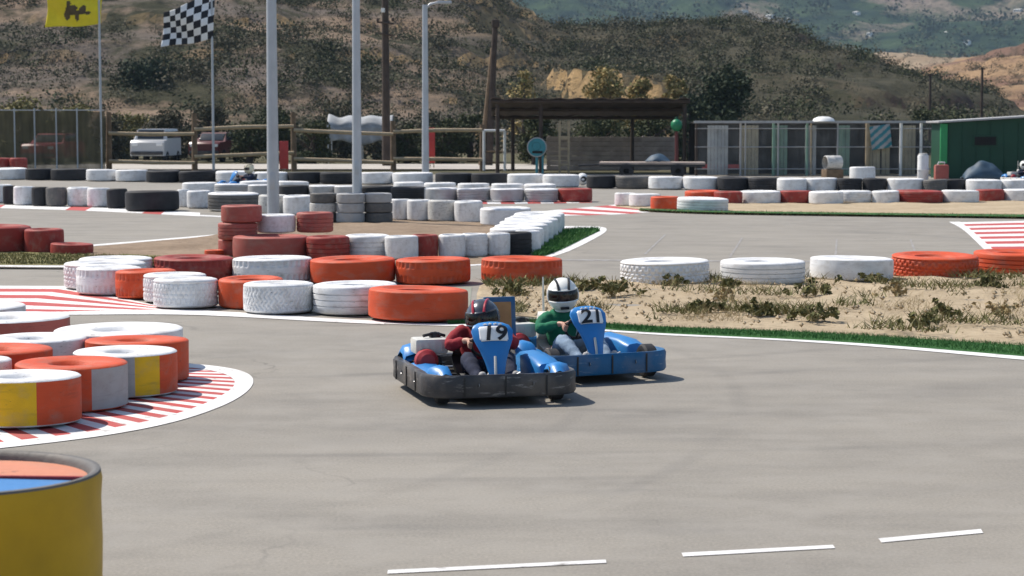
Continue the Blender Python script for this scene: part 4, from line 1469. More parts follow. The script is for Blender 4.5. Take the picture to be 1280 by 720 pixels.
    ab.build('airbox', M['airbox'], eo)
    ca = MB()
    ca.lathe([(0.0, 0.02), (0.035, 0.02), (0.045, 0.0), (0.045, -0.02)], 16, (-0.34, -0.30, 0.41))
    ca.tube([(-0.36, -0.22, 0.40), (-0.33, -0.30, 0.425), (-0.28, -0.40, 0.41)], 0.012, 8)
    ca.build('filler_cap', M['darksteel'], eo)
    ex = MB()
    ex.tube([(-0.42, -0.40, 0.17), (-0.56, -0.42, 0.20), (-0.68, -0.30, 0.21)], [0.02, 0.045, 0.04], 12)
    ex.build('exhaust', M['steel'], eo)
    ft = MB()
    ft.box((0.20, 0, 0.115), (0.16, 0.14, 0.085), 0, 0.02)
    ft.build('fuel_tank', M['airbox'], k)
    # steering
    wc_, wn, wr = WHEEL
    u = Vector((0, 1, 0)); v = wn.cross(u).normalized()
    sw = MB()
    sw.tube([wc_ + (u * math.cos(2 * PI * i / 32) + v * math.sin(2 * PI * i / 32)) * wr for i in range(32)], 0.012, 8, 0, False, True)
    for t in (math.radians(90), math.radians(210), math.radians(330)):
        sw.tube([wc_, wc_ + (u * math.cos(t) + v * math.sin(t)) * wr], 0.009, 6)
    sw.lathe([(0, 0.012), (0.03, 0.012), (0.03, -0.012), (0, -0.012)], 16, wc_)
    sw.build('steering_wheel', M['darksteel'], k)
    sc = MB()
    sc.tube([wc_ - wn * 0.01, wc_ - wn * 0.40], 0.012, 8)
    sc.tube([(0.36, 0.10, 0.09), (0.27, 0.02, 0.28), (0.36, -0.10, 0.09)], 0.010, 8)
    sc.build('steering_column', M['steel'], k)
    pe = MB()
    for s in (1, -1):
        pe.tube([(0.54, s * 0.14, 0.07), (0.545, s * 0.14, 0.18), (0.545, s * 0.10, 0.20), (0.545, s * 0.14, 0.215)], 0.008, 6)
    pe.build('pedals', M['steel'], k)
    # front panel: a tall shield, wide at the top and narrow at the bottom, curved round the column
    pan = MB()
    prof = [(0.0, 0.045, 0.455, 0.13), (0.10, 0.058, 0.435, 0.20), (0.25, 0.078, 0.40, 0.28), (0.42, 0.108, 0.365, 0.36), (0.60, 0.142, 0.325, 0.43), (0.80, 0.155, 0.285, 0.495), (0.93, 0.132, 0.255, 0.53), (1.0, 0.090, 0.225, 0.545)]
    front, rear = [], []
    for t, hw, x, z in prof:
        front.append([Vector((x + 0.035 * math.cos(q * PI / 2) * (0.5 + hw / .38) - 0.02, hw * q, z + 0.012 * math.cos(q * PI / 2))) for q in [i / 6 - 1 for i in range(13)]])
        rear.append([p + Vector((-0.016, 0, -0.008)) for p in front[-1]])
    rings = [f + list(reversed(r)) for f, r in zip(front, rear)]
    pan.loft(rings, 0, True)
    po = pan.build('front_panel', M['blue'], k, 60)

    def on_panel(y, t, off):
        """point on the panel's face: y across, t along its height, pushed out by off"""
        for i in range(len(prof) - 1):
            if prof[i][0] <= t <= prof[i + 1][0]:
                f = (t - prof[i][0]) / (prof[i + 1][0] - prof[i][0])
                hw = prof[i][1] + (prof[i + 1][1] - prof[i][1]) * f
                q = max(-1, min(1, y / hw)) * 6 + 6
                a0 = int(min(q, 11)); fq = q - a0
                p0 = front[i][a0].lerp(front[i][a0 + 1], fq); p1 = front[i + 1][a0].lerp(front[i + 1][a0 + 1], fq)
                p = p0.lerp(p1, f)
                n = Vector((0.85, 0.55 * y / hw, 0.52)).normalized()
                return p + n * off
    if number:
        pl = MB()
        t0, t1, hw = 0.56, 0.87, 0.104

        def plf(uu, vv):
            y = (uu * 2 - 1) * hw
            tt = t0 + (t1 - t0) * vv
            return on_panel(y, tt, 0.006)
        nu, nv = 24, 12
        vs = [plf(i / nu, j / nv) for j in range(nv + 1) for i in range(nu + 1)]
        fs = []
        for j in range(nv):
            for i in range(nu):
                cu, cv = abs((i + .5) / nu * 2 - 1), abs((j + .5) / nv * 2 - 1)
                if max(cu - .80, 0) / .20 * max(cu - .80, 0) / .20 + max(cv - .6, 0) / .4 * max(cv - .6, 0) / .4 < 0.9:
                    fs.append((j * (nu + 1) + i, j * (nu + 1) + i + 1, (j + 1) * (nu + 1) + i + 1, (j + 1) * (nu + 1) + i))
        pl.add(vs, fs)
        plo = pl.build('number_plate', M['plate'], po)
        pl_s = plo.modifiers.new('thickness', 'SOLIDIFY'); pl_s.thickness = 0.003; pl_s.offset = 0
        me = text_mesh(number, 0.160, 0.022)
        bm = bmesh.new(); bm.from_mesh(me)
        bmesh.ops.triangulate(bm, faces=list(bm.faces))
        for _ in range(3):
            bmesh.ops.subdivide_edges(bm, edges=[e for e in bm.edges if e.calc_length() > 0.012], cuts=1)
            bmesh.ops.triangulate(bm, faces=[f for f in bm.faces if len(f.verts) > 3])
        bm.to_mesh(me); bm.free()
        # lay the figures on the curved plate: text x runs to the reader's right, which is the panel's +y
        for vv in me.vertices:
            x, yv, zz = vv.co
            tt = 0.705 + yv / 0.37
            vv.co = on_panel(max(-0.14, min(0.14, x * 1.15)), max(0.3, min(0.95, tt)), 0.0125 + (zz + 0.0015) * 0.6)
        no = link_mesh('number', me, M['ink'], po)
        no.data.polygons.foreach_set('use_smooth', [False] * len(me.polygons))
    em = MB()
    for y0, t_ in ((-0.055, .92), (-0.02, .925), (0.02, .925), (0.055, .92)):
        em.tube([on_panel(y0 - .010, t_ - .012, .004), on_panel(y0 + .006, t_ + .022, .004)], 0.0055, 5)
        em.tube([on_panel(y0 - .012, t_ + .004, .004), on_panel(y0 + .014, t_ + .008, .004)], 0.0045, 5)
    em.build('emblem', M['plate'], po)
    sm_ = MB()
    for x_, y_ in ((0.684, 0.0), (0.684, 0.30), (0.684, -0.30)):
        sm_.box((x_, y_, 0.14), (0.008, 0.012, 0.145), 0, 0.002)
    for x_ in (-0.45, -0.05, 0.28):
        for s in (1, -1):
            sm_.box((x_, s * 0.578, 0.14), (0.012, 0.008, 0.145), 0, 0.002)
    sm_.build('joint_strips', M['darksteel'], bo)
    # pale arm of the panel bracket
    br = MB()
    br.tube([on_panel(-0.01, 0.30, 0.010), on_panel(-0.015, 0.15, 0.02), Vector((0.47, -0.02, 0.115))], 0.010, 8)
    br.build('panel_bracket', M['airbox'], k)
    return k


def place(u, v, a_deg):
    g = G(u, v)
    return (g.x, g.y, 0.008), math.radians(-90 + a_deg)


loc19, rz19 = place(605, 493, 14)
make_kart('blue go-kart with black bumper ring and number 19 on its front panel', loc19, rz19, '19', M['blackplastic'], True, False)
make_person('driver in a red suit and dark helmet leaning in the number 19 kart', loc19, rz19, M['redcloth'], M['navycloth'], M['darkhelmet'], M['helmetred'], WHEEL, 0.025, -0.40, 0.14, 0.060, 0.05)
loc21, rz21 = place(716, 467, 25)
make_kart('blue go-kart with blue bumper ring and number 21 on its front panel', loc21, rz21, '21', M['darkblue'], False, True, False)
make_person('driver in a green sweatshirt and white helmet in the number 21 kart', loc21, rz21, M['greencloth'], M['denim'], M['palewhite'], M['ink'], WHEEL, 0.0, -0.35, 0.06)
lf, rf = place(304, 238, -62)
make_kart('far blue go-kart passing the outer tyre wall beyond the first lamp post', lf, rf, '', M['blue'], False, False)
make_person('far driver in dark clothes and cream helmet beyond the lamp post', lf, rf, M['navycloth'], M['navycloth'], M['creamhelmet'], M['ink'], WHEEL, 0.0, 0.1, 0.0)
# ------------------------------------------------------------------ lamp posts
def lamp_post(label, u, D, r=0.125, H=6.6):
    p = thing('lamp_post', label, 'lamp post', ((u - 640) / F_PX * D, D, 0.0), 0, 'grey lamp posts along the infield')
    m = MB()
    m.tube([(0, 0, 0.0), (0, 0, 0.9), (0, 0, H * .5), (0, 0, H)], [r, r * .98, r * .86, r * .72], 20)
    m.build('pole', M['metal'], p)
    b = MB()
    b.box((0, 0, 0.02), (0.44, 0.44, 0.04), 0, 0.008)
    for sx in (1, -1):
        for sy in (1, -1):
            b.lathe([(0.0, 0.05), (0.02, 0.05), (0.02, 0.0)], 8, (sx * .16, sy * .16, 0.04))
    b.build('base_plate', M['metal'], p)
    d = MB()
    d.box((0, -r * .93, 0.8), (0.11, 0.03, 0.34), 0, 0.008)
    d.build('access_door', M['metal'], p)
    a = MB()
    a.tube([(0, 0, H - .15), (0.18, 0, H + .02), (0.45, 0, H + .08)], [0.05, .045, .035], 10)
    a.build('arm', M['metal'], p)
    h = MB()
    h.box((0.66, 0, H + .08), (0.5, 0.2, 0.10), 0, 0.03)
    h.build('lamp_head', M['metal'], p)
    return p


lamp_post('thick grey lamp post rising from the red and white tyre stack', 341.5, 42.5)
lamp_post('grey lamp post rising behind the grey tyre stack', 446.5, 53.5)
lamp_post('slim grey lamp post with its arm showing, farthest of three', 532, 71.5, 0.125, 5.95)


# ------------------------------------------------------------------ timber utility poles
def utility_pole(label, u0, u1, vtop, D, r, fittings, brace=None):
    a = P(u0, 205, D); b = P(u1, vtop, D)
    p = thing('utility_pole', label, 'utility pole', (a.x, D, 0))
    m = MB()
    top = b - Vector((a.x, D, 0))
    m.tube([(0, 0, -.05), top * 0.5, top], [r, r * .88, r * .72], 12)
    m.build('pole', M['darkwood'], p)
    if fittings:
        f = MB()
        hz = P(u0, 42, D).z
        f.tube([(-0.38, -r, hz + .5), (0.36, -r, hz + .42)], 0.05, 6)
        f.tube([(-0.30, -r, hz), (0.38, -r, hz - .1)], 0.045, 6)
        for s in (-.34, 0.33):
            f.lathe([(0.0, .16), (.05, .14), (.06, .03), (.03, 0)], 8, (s, -r, hz + .52))
        f.build('crossarm', M['darkwood'], p)
        c = MB()
        c.box((-0.1, -r - .1, hz + 1.0), (0.16, 0.14, 0.18), 0, 0.02)
        c.build('insulator_box', M['whitepaint'], p)
    else:
        f = MB()
        f.box(top + Vector((0.02, 0, 0.02)), (0.34, 0.3, 0.35), 0, 0.06)
        f.build('cap', M['darkwood'], p)
    if brace:
        e = P(brace[0], 205, D); g = P(brace[1], brace[2], D)
        t = MB()
        t.tube([(e.x - a.x, 0.05, -.05), (g.x - a.x, 0.05, g.z)], [r * .7, r * .6], 8)
        t.build('brace', M['wood'], p)


utility_pole('tall dark timber pole with crossarms behind the timber fence', 483, 481, -40, 92, 0.19, True)
utility_pole('leaning dark timber pole with a brace by the canopy', 611, 619, 30, 93, 0.17, False, (601, 616, 60))
for u, v, D, lab in ((1228, 84, 120, 'thin dark pole rising behind the green hut roof'), (1163, 92, 120, 'thin dark pole beyond the wire pens beside the hut')):
    b = P(u, v, D)
    p = thing('utility_pole', lab, 'pole', (b.x, D, 0))
    m = MB(); m.tube([(0, 0, 0), (0, 0, b.z)], [.10, .07], 8); m.build('pole', M['darkwood'], p)
    m = MB(); m.box((0, 0, b.z - .1), (0.34, .06, .08), 0, .01); m.build('crossarm', M['darkwood'], p)


# ------------------------------------------------------------------ flags
def flag(name, label, D, upole, ptop, corners, cells, matf, mats, wav):
    a = P(upole, 205, D)
    pl = thing('flag_pole', 'thin grey flag pole carrying the ' + ('yellow' if 'yellow' in label else 'chequered') + ' flag', 'flag pole', (a.x, D, 0))
    m = MB(); m.tube([(0, 0, 0), (0, 0, P(upole, ptop, D).z)], [.055, .04], 10); m.build('pole', M['metal'], pl)
    m = MB(); m.lathe([(0, .09), (.05, .07), (.06, .03), (.03, 0)], 10, (0, 0, P(upole, ptop, D).z)); m.build('finial', M['metal'], pl)
    c = [P(u, v, D) for u, v in corners]    # hoist top, hoist bottom, fly bottom, fly top
    mb = MB()

    def fn(u, v):
        p = c[0].lerp(c[3], u).lerp(c[1].lerp(c[2], u), v)
        w = math.sin(u * 6.0 + v * 2.6 + wav) * (0.08 + 0.26 * u) + 0.08 * math.sin(v * 7 + u * 4)
        return p + Vector((0.03 * math.sin(u * 9), w, -0.06 * math.sin(u * PI) * (0.4 + v) + 0.06 * math.sin(u * 7 + v * 3) * u))
    nu, nv = cells
    mb.grid(fn, nu, nv, matf)
    f = mb.build(name, mats, angle=180)
    s = f.modifiers.new('thickness', 'SOLIDIFY'); s.thickness = 0.012
    tag(f, label, 'flag')


M['flagyellow'] = plain('yellow flag cloth', (0.78, 0.62, 0.02), 0.8, 0.12, 2.0)
M['flagmark'] = plain('dark flag print', (0.10, 0.07, 0.03), 0.8, 0.3, 3.0)
M['flagblack'] = plain('black flag cloth', (0.015, 0.015, 0.02), 0.8, 0.2, 2.0)
M['flagwhite'] = plain('white flag cloth', (0.80, 0.80, 0.80), 0.8, 0.06, 2.0)


def emblem(i, j):
    """the dark mark printed in the middle of the yellow flag: a crouched winged shape"""
    x, y = (i + .5) / 48, (j + .5) / 34
    e = 0
    for cx, cy, rx, ry in ((.44, .62, .17, .07), (.32, .56, .06, .11), (.50, .50, .10, .09), (.58, .68, .06, .14), (.40, .74, .035, .10), (.24, .66, .05, .05), (.55, .38, .04, .10)):
        if ((x - cx) / rx) ** 2 + ((y - cy) / ry) ** 2 < 1:
            e = 1
    return e


flag('flag', 'yellow flag with a dark emblem flying from its pole', 84, 127, -24, [(127, -16), (126, 29), (55, 33), (58, -12)], (48, 34), emblem, [M['flagyellow'], M['flagmark']], 0.3)
flag('flag', 'black and white chequered flag flying from its pole', 84, 267, -22, [(268, -10), (267, 47), (202, 58), (203, 16)], (48, 36), lambda i, j: (i // 6 + j // 6) % 2, [M['flagwhite'], M['flagblack']], 1.4)


# ------------------------------------------------------------------ timber fence
def at(u, D, z=0):
    return Vector(((u - 640) / F_PX * D, D, z))


fe = thing('timber_fence', 'rustic timber post and rail fence along the far path', 'fence', (0, 0, 0))
posts = [(137, 84.0, 2.35), (244, 84.5, 2.3), (368, 85, 2.35), (492, 85, 2.0), (603, 85, 1.85)]
for u, D, h in posts:
    q = at(u, D)
    m = MB(); m.tube([q + Vector((0, 0, -.05)), q + Vector((random.uniform(-.03, .03), 0, h))], [.125, .105], 10)
    m.build('post', M['wood'], fe)
for (a, b), zs in zip(zip(posts, posts[1:]), (((1.50, 1.47), (0.38, 0.30)), ((1.65, 1.78), (0.55, 0.70)), ((1.62, 1.45), (0.45, 0.30)), ((1.55, 1.62), (0.45, 0.42)))):
    for z0, z1 in zs:
        m = MB()
        p0, p1 = at(a[0], a[1] - .14, z0), at(b[0], b[1] - .14, z1)
        m.tube([p0, p0.lerp(p1, .5) + Vector((0, 0, random.uniform(-.04, .04))), p1], [.075, .08, .07], 8)
        m.build('rail', M['palewood'], fe)
# shade net fence
nf = thing('shade_net_fence', 'brown green shade net fence on thin posts with cars behind', 'fence', (0, 0, 0))
m = MB()
x0, x1 = at(-60, 83).x, at(136, 84).x
m.grid(lambda u, v: Vector((x0 + (x1 - x0) * u, 83.4 + .05 * math.sin(u * 40) + .03 * math.sin(v * 5 + u * 9), 2.40 * v + .05 * math.sin(u * 25) * v)), 80, 6)
m.build('net', M['net'], nf)
for u in (-40, -8, 20, 45, 72, 98, 128):
    q = at(u, 83.3)
    m = MB(); m.tube([q, q + Vector((0, 0, 2.5))], .03, 8); m.build('post', M['metal'], nf)
m = MB(); m.tube([(x0, 83.35, 2.42), (x1, 83.35, 2.42)], .02, 6); m.build('rail', M['metal'], nf)


# ------------------------------------------------------------------ parked vehicles behind the fence
def car(name, label, cat, u, D, rz, paint, L=3.9, Wd=1.66, H=1.45, boxy=False):
    q = at(u, D)
    k = thing(name, label, cat, (q.x, D, -0.04), rz, 'vehicles parked behind the fences')
    prof = [(-.5, .25), (-.5, .62), (-.47, .68), (-.20, .70) if not boxy else (-.30, .70), (-.05, 1.0) if not boxy else (-.24, 1.0), (.28, 1.0) if not boxy else (.49, 1.0), (.44, .72) if not boxy else (.50, .70), (.5, .66), (.5, .25)]
    m = MB()
    rings = []
    for y, tum in ((-.5, .0), (-.46, .0), (.46, .0), (.5, .0)):
        ring = []
        for x, z in prof:
            sh = 1 - (0.16 if z > .8 else 0.0)
            e = 0.97 if abs(y) == .5 else 1.0
            ring.append((x * L * e, y * Wd * sh, (z - .06 * (1 if abs(y) == .5 and z > .9 else 0)) * H))
        rings.append(ring)
    m.loft(rings, 0, True)
    m.build('body', paint, k, 30)
    for s in (1, -1):
        g = MB()
        y = s * Wd * .5 * .925
        xs = (-.13, .34) if not boxy else (-.26, .46)
        g.box(((xs[0] + xs[1]) / 2 * L, y, .84 * H), ((xs[1] - xs[0]) * L, .03, .20 * H), 0, .008, Matrix.Rotation(s * 0.19, 3, 'X'))
        g.build('side_window', M['glass'], k)
    w = MB()
    xa, xb = ((-.20, -.05) if not boxy else (-.30, -.24))
    w.box(((xa + xb) / 2 * L - .025, 0, .85 * H), (.02, Wd * .76, .36 * H if not boxy else .27 * H), 0, .006, Matrix.Rotation(math.atan2((xb - xa) * L, .30 * H), 3, 'Y'))
    w.build('windscreen', M['glass'], k)
    for s in (1, -1):
        hl = MB(); hl.box((-.497 * L, s * Wd * .36, .57 * H), (.04, .28, .14), 0, .015); hl.build('headlight', M['plate'], k)
    bp = MB(); bp.box((-.505 * L, 0, .33 * H), (.10, Wd * .94, .16), 0, .03); bp.build('bumper', M['blackplastic'], k)
    for x in (-.31, .30):
        for s in (1, -1):
            wh = MB()
            wh.lathe([(.0, .09), (.18, .09), (.20, .10), (.30, .09), (.31, .05), (.31, -.09), (.18, -.1)], 24, (x * L, s * (Wd / 2 - .08), .31), 'y')
            wh.build('wheel', M['black'], k)
    return k


M['carred'] = plain('red car paint', (0.42, 0.03, 0.055), 0.3, 0.08, 2.0, 0, 0)
M['carwhite'] = plain('white car paint', (0.52, 0.52, 0.52), 0.35, 0.06, 2.0, 0, 0)
M['carmaroon'] = plain('maroon car paint', (0.11, 0.022, 0.022), 0.35, 0.06, 2.0, 0, 0)
car('parked_car', 'red hatchback parked behind the shade net', 'car', 68, 96, math.radians(82), M['carred'])
car('parked_van', 'white boxy van parked behind the timber fence', 'van', 196, 98, math.radians(86), M['carwhite'], 3.5, 1.6, 1.65, True)
car('parked_car', 'maroon car parked behind the timber fence beside the white van', 'car', 270, 104, math.radians(80), M['carmaroon'], 3.6, 1.6, 1.45)

# white fabric tunnel among the bushes
M['sheet'] = plain('dirty white sheeting', (0.34, 0.35, 0.36), 0.8, 0.5, 1.2)
tn = thing('fabric_shelter', 'white sagging fabric shelter standing behind the timber fence', 'shelter', at(452, 100))
m = MB()
m.grid(lambda u, v: Vector((-1.55 + 3.1 * u, -1.0 + 2 * v, (2.30 - .12 * math.sin(u * PI * 3) ** 2 - .5 * (2 * v - 1) ** 2 - .08 * mnoise.noise(Vector((u * 5, v * 3, 1)))))), 30, 10)
m.grid(lambda u, v: Vector((-1.55 + 3.1 * u, -1.0 + .09 * math.sin(u * 34) * v, (1.8 - .12 * math.sin(u * PI * 3) ** 2) * (1 - v) + v * (.95 + .12 * math.sin(u * 9)))), 90, 6)
f = m.build('fabric', M['sheet'], tn, 180)
s = f.modifiers.new('thickness', 'SOLIDIFY'); s.thickness = .02
for x in (-1.5, 0, 1.5):
    for y in (-1.0, 1.0):
        m = MB(); m.tube([(x, y, 0), (x, y, 1.8)], .03, 8); m.build('post', M['metal'], tn)

# red marker boards by the fence
for u, D, h, w_, lab in ((355.5, 80, 1.25, .34, 'narrow red marker board standing by the timber fence post'), (540, 88, 1.75, .26, 'narrow red marker board beyond the slim lamp post')):
    k = thing('marker_board', lab, 'marker board', at(u, D))
    m = MB(); m.box((0, 0, h * .55), (w_, .05, h * .85), 0, .012); m.build('board', M['redpaint'], k)
    m = MB()
    for s in (-.3, .3):
        m.tube([(s * w_, .04, 0), (s * w_, .04, h)], .02, 6)
    m.build('stake', M['wood'], k)

# ------------------------------------------------------------------ canopy, board wall and its things
ca = thing('reed_canopy', 'long dark brown reed canopy on timber posts', 'canopy', (0, 0, 0))
m = MB()
xl, xr = at(613, 78).x, at(862, 78).x


def roofpt(u, v):
    return Vector((xl + (xr - xl) * u, 78 + 5.6 * v, 2.84 - .62 * v + .025 * math.sin(u * 60) + .04 * mnoise.noise(Vector((u * 20, v * 5, 0)))))


m.grid(roofpt, 120, 10)
r = m.build('roof', M['darkwood'], ca, 180)
s = r.modifiers.new('thickness', 'SOLIDIFY'); s.thickness = .04
for v in (.02, .5, .98):
    m = MB(); m.tube([roofpt(0, v) + Vector((0, 0, -.10)), roofpt(1, v) + Vector((0, 0, -.10))], .07, 8); m.build('beam', M['darkwood'], ca)
for u, D in ((622, 78.3), (676, 78.3), (641, 83), (790, 83.4), (855, 78.3)):
    q = at(u, D)
    m = MB(); m.tube([q, q + Vector((0, 0, 2.62 if D < 80 else 2.1))], .075, 8); m.build('post', M['darkwood'], ca)
lf_ = thing('timber_ladder', 'narrow pale timber ladder standing under the canopy', 'frame', at(705, 78.6))
for s in (-.17, .17):
    m = MB(); m.box((s, 0, 1.0), (.085, .09, 2.0), 0, .01); m.build('upright', M['palewood'], lf_)
for z in (.35, .95, 1.36):
    m = MB(); m.box((0, -.045, z), (.26, .05, .09 if z < 1.3 else .14), 0, .01); m.build('rung', M['palewood'], lf_)
bw = MB()
xa, xb = at(683, 83.8).x, at(846, 83.8).x
for i in range(7):
    bw.box(((xa + xb) / 2, 83.8 + random.uniform(-.012, .012), .11 + i * .192), (xb - xa, .05, .180), 0, .008)
for k in range(5):
    bw.box((xa + .1 + (xb - xa - .2) * k / 4, 83.86, .7), (.1, .09, 1.4), 0, .01)
tag(bw.build('board_wall', M['planks']), 'low grey brown board wall under the canopy', 'wall')
sg = thing('round_sign', 'round teal sign with a white rim on a green post', 'sign', at(671, 77.5))
m = MB(); m.tube([(0, 0, 0), (0, 0, .9)], .05, 8); m.tube([(.22, 0, 0), (.22, 0, .75)], .04, 8); m.build('post', M['teal'], sg)
m = MB(); m.lathe([(0, .03), (.33, .03), (.33, -.03), (0, -.03)], 32, (0, -.06, 1.02), 'y'); dsk = m.build('disc', M['teal'], sg)
m = MB(); m.tube([(.345 * math.cos(t * PI / 16), -.06, 1.02 + .345 * math.sin(t * PI / 16)) for t in range(32)], .028, 6, 0, False, True); m.build('rim', M['silver'], sg)
m = MB(); m.lathe([(0, .012), (.14, .012), (.16, 0)], 20, (-.02, -.095, 1.05), 'y'); m.box((.02, -.10, .84), (.38, .014, .09), 0, .004); m.build('emblem', M['dark'], dsk)
ws = thing('gate_frame', 'white painted gate frame beside the leaning pole', 'gate', at(618, 84.3))
for s in (-.42, .42):
    m = MB(); m.tube([(s, 0, 0), (s, 0, 1.60)], .055, 8); m.build('post', M['whitepaint'], ws)
for z in (1.60, .32, .75):
    m = MB(); m.tube([(-.42, 0, z), (.42, 0, z)], .05 if z > 1 else .03, 8); m.build('rail', M['whitepaint'] if z > 1 else M['wood'], ws)
gb = thing('lantern', 'round green lantern on a rusty brown post by the canopy end', 'lantern', at(845, 77))
m = MB(); m.tube([(0, 0, 0), (0.02, 0, .8), (0, 0, 1.62)], [.09, .07, .06], 8); m.build('post', M['carmaroon'], gb)
m = MB(); m.lathe([(.0, -.23), (.10, -.20), (.19, -.10), (.215, .02), (.19, .13), (.10, .215), (.03, .235), (.0, .235)], 24, (0, 0, 1.83)); m.build('globe', M['brightgreen'], gb)
m = MB(); m.lathe([(.0, .10), (.05, .09), (.06, 0)], 12, (0, 0, 2.05)); m.build('cap', M['green'], gb)

# flatbed trailer with odds and ends
fb = thing('flatbed_trailer', 'low flatbed trailer parked in front of the board wall', 'trailer', at(815, 73.5), math.radians(-4))
m = MB(); m.box((0, 0, .52), (3.7, 1.5, .07), 0, .01); m.build('deck', M['planks'], fb)
m = MB()
for y in (-.7, .7):
    m.box((0, y, .45), (3.7, .08, .10), 0, .01)
m.tube([(-1.8, 0, .46), (-2.6, 0, .42)], .04, 8)
m.build('chassis', M['darksteel'], fb)
for x in (-.9, .9):
    for y in (-.72, .72):
        m = MB(); m.lathe([(0, .08), (.14, .08), (.23, .09), (.25, .05), (.25, -.09), (.1, -.1)], 20, (x, y, .25), 'y'); m.build('wheel', M['black'], fb)
tp = MB()
tp.grid(lambda u, v: Vector((-.45 + .9 * u, -.4 + .8 * v, .02 + .26 * max(0, 1 - ((2 * u - 1) ** 2 + (2 * v - 1) ** 2) ** 1.0) + .05 * mnoise.noise(Vector((u * 5, v * 5, 2))) * (1 - abs(2 * u - 1)))), 16, 12)
o = tp.build('tarpaulin', M['tarp'], None, 180, tuple(at(822, 73.5, .57)))
s = o.modifiers.new('thickness', 'SOLIDIFY'); s.thickness = .01
tag(o, 'small heap of blue tarpaulin on the flatbed trailer', 'tarpaulin')

# ------------------------------------------------------------------ wire pens
wp = thing('wire_pens', 'long low row of wire fronted pens with a pale top rail', 'animal pen', (0, 0, 0))
D = 76.0
x0, x1 = at(868, D).x, at(1166, D).x
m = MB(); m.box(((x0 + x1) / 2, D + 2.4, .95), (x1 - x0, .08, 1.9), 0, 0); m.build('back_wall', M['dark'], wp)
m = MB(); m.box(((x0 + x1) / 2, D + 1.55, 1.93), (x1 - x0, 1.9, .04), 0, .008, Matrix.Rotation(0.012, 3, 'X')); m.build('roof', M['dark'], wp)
m = MB(); m.box(((x0 + x1) / 2, D - .12, 1.955), (x1 - x0 + .1, .09, .085), 0, .01); m.build('top_rail', M['silver'], wp)
M['panelgrey'] = plain('grey sheet panel', (0.46, 0.47, 0.46), 0.7, 0.3, 2.0)
M['panelgreen'] = plain('green grey sheet panel', (0.20, 0.32, 0.24), 0.7, 0.3, 2.0)
M['paneltan'] = plain('tan sheet panel', (0.40, 0.35, 0.24), 0.7, 0.3, 2.0)
for ua, ub, mt in ((884, 910, 'panelgrey'), (925, 948, 'paneltan'), (966, 984, 'panelgreen'), (1006, 1020, 'panelgrey'), (1046, 1062, 'panelgreen'), (1086, 1100, 'paneltan'), (1102, 1112, 'paneltan'), (1126, 1144, 'paneltan')):
    xa, xb = at(ua, D).x, at(ub, D).x
    m = MB()
    n = max(2, int((xb - xa) / .12))
    for i in range(n):
        m.box((xa + (xb - xa) * (i + .5) / n, D + .12 + random.uniform(-.01, .01), .93), ((xb - xa) / n - .012, .025, 1.8), 0, .003)
    m.build('panel', M[mt], wp)
for u, mt, r in ((870, 'darkwood', .05), (925, 'silver', .035), (931, 'silver', .025), (966, 'panelgreen', .05), (972, 'silver', .03), (1008, 'panelgreen', .045), (1013, 'palewood', .03), (1046, 'silver', .03), (1083, 'palewood', .07), (1125, 'whitepaint', .055), (1150, 'whitepaint', .05)):
    m = MB(); q = at(u, D); m.tube([q, q + Vector((0, 0, 1.92))], r, 8); m.build('post', M[mt], wp)
m = MB(); m.grid(lambda u, v: Vector((x0 + (x1 - x0) * u, D + .02, .05 + 1.85 * v)), 40, 6); m.build('wire_mesh', M['wire'], wp)
for z in (.25, 1.05, 1.72):
    m = MB(); m.tube([(x0, D - .03, z), (x1, D - .03, z)], .018, 6); m.build('rail', M['silver'], wp)
m = MB(); m.box((at(892, D).x + .4, D + .15, .33), (1.6, .05, .16), 0, .01); m.build('kick_board', M['redpaint'], wp)
m = MB(); m.lathe([(0, .18), (.2, .17), (.36, .1), (.42, .0)], 20, (at(1028, D).x, D - .05, 1.98)); m.build('roof_vent', M['whitepaint'], wp)
# striped banner
bn = MB()
a = at(1098, D - .12)
bn.grid(lambda u, v: a + Vector((-.37 + .74 * u + .10 * (1 - v), -.03 + .03 * math.sin(u * 8), 1.05 + .85 * v - .12 * (1 - u))), 24, 24, lambda i, j: ((i * .6 + (24 - j)) // 4) % 2)
o = bn.build('banner', [M['teal'], M['silver']], None, 180)
s = o.modifiers.new('thickness', 'SOLIDIFY'); s.thickness = .012
tag(o, 'small green and white striped banner hung on the wire pens', 'banner')
# drum, barrel and other small things along the wall
dr = thing('drum', 'white drum lying on its side with a black open end', 'drum', at(1040, 71, .36), math.radians(18))
dr.scale = (.8, .8, .8)
m = MB(); m.lathe([(.27, -.36), (.30, -.34), (.30, -.02), (.31, 0), (.30, .02), (.30, .34), (.285, .36)], 24, (0, 0, .28), 'x'); m.build('shell', M['cream'], dr)
m = MB(); m.lathe([(0, .30), (.275, .30), (.285, .355)], 24, (0, 0, .28), 'x'); m.build('open_end', M['dark'], dr)
m = MB(); m.box((0, 0, -.20), (.8, .5, .38), 0, .02); m.build('cradle', M['wood'], dr)
ba = thing('barrel', 'upright white plastic barrel beside the green hut corner', 'barrel', at(1153, 70.5))
ba.scale = (.85, .85, .85)
m = MB(); m.lathe([(0, .0), (.20, .0), (.22, .05), (.22, .38), (.235, .42), (.22, .46), (.22, .95), (.20, 1.0), (.0, 1.0)], 24); m.build('body', M['white'], ba)
m = MB(); m.lathe([(0, .07), (.16, .06), (.18, 0)], 20, (0, 0, 1.0)); m.build('lid', M['cream'], ba)
rc = thing('canister', 'red and pink canister beside the white barrel', 'canister', at(1176, 69.6))
m = MB(); m.box((0, 0, .27), (.46, .30, .54), 0, .06); m.build('body', M['brick'], rc)
m = MB(); m.tube([(-.12, 0, .54), (-.10, 0, .62), (.10, 0, .62), (.12, 0, .54)], .022, 8); m.build('handle', M['white'], rc)
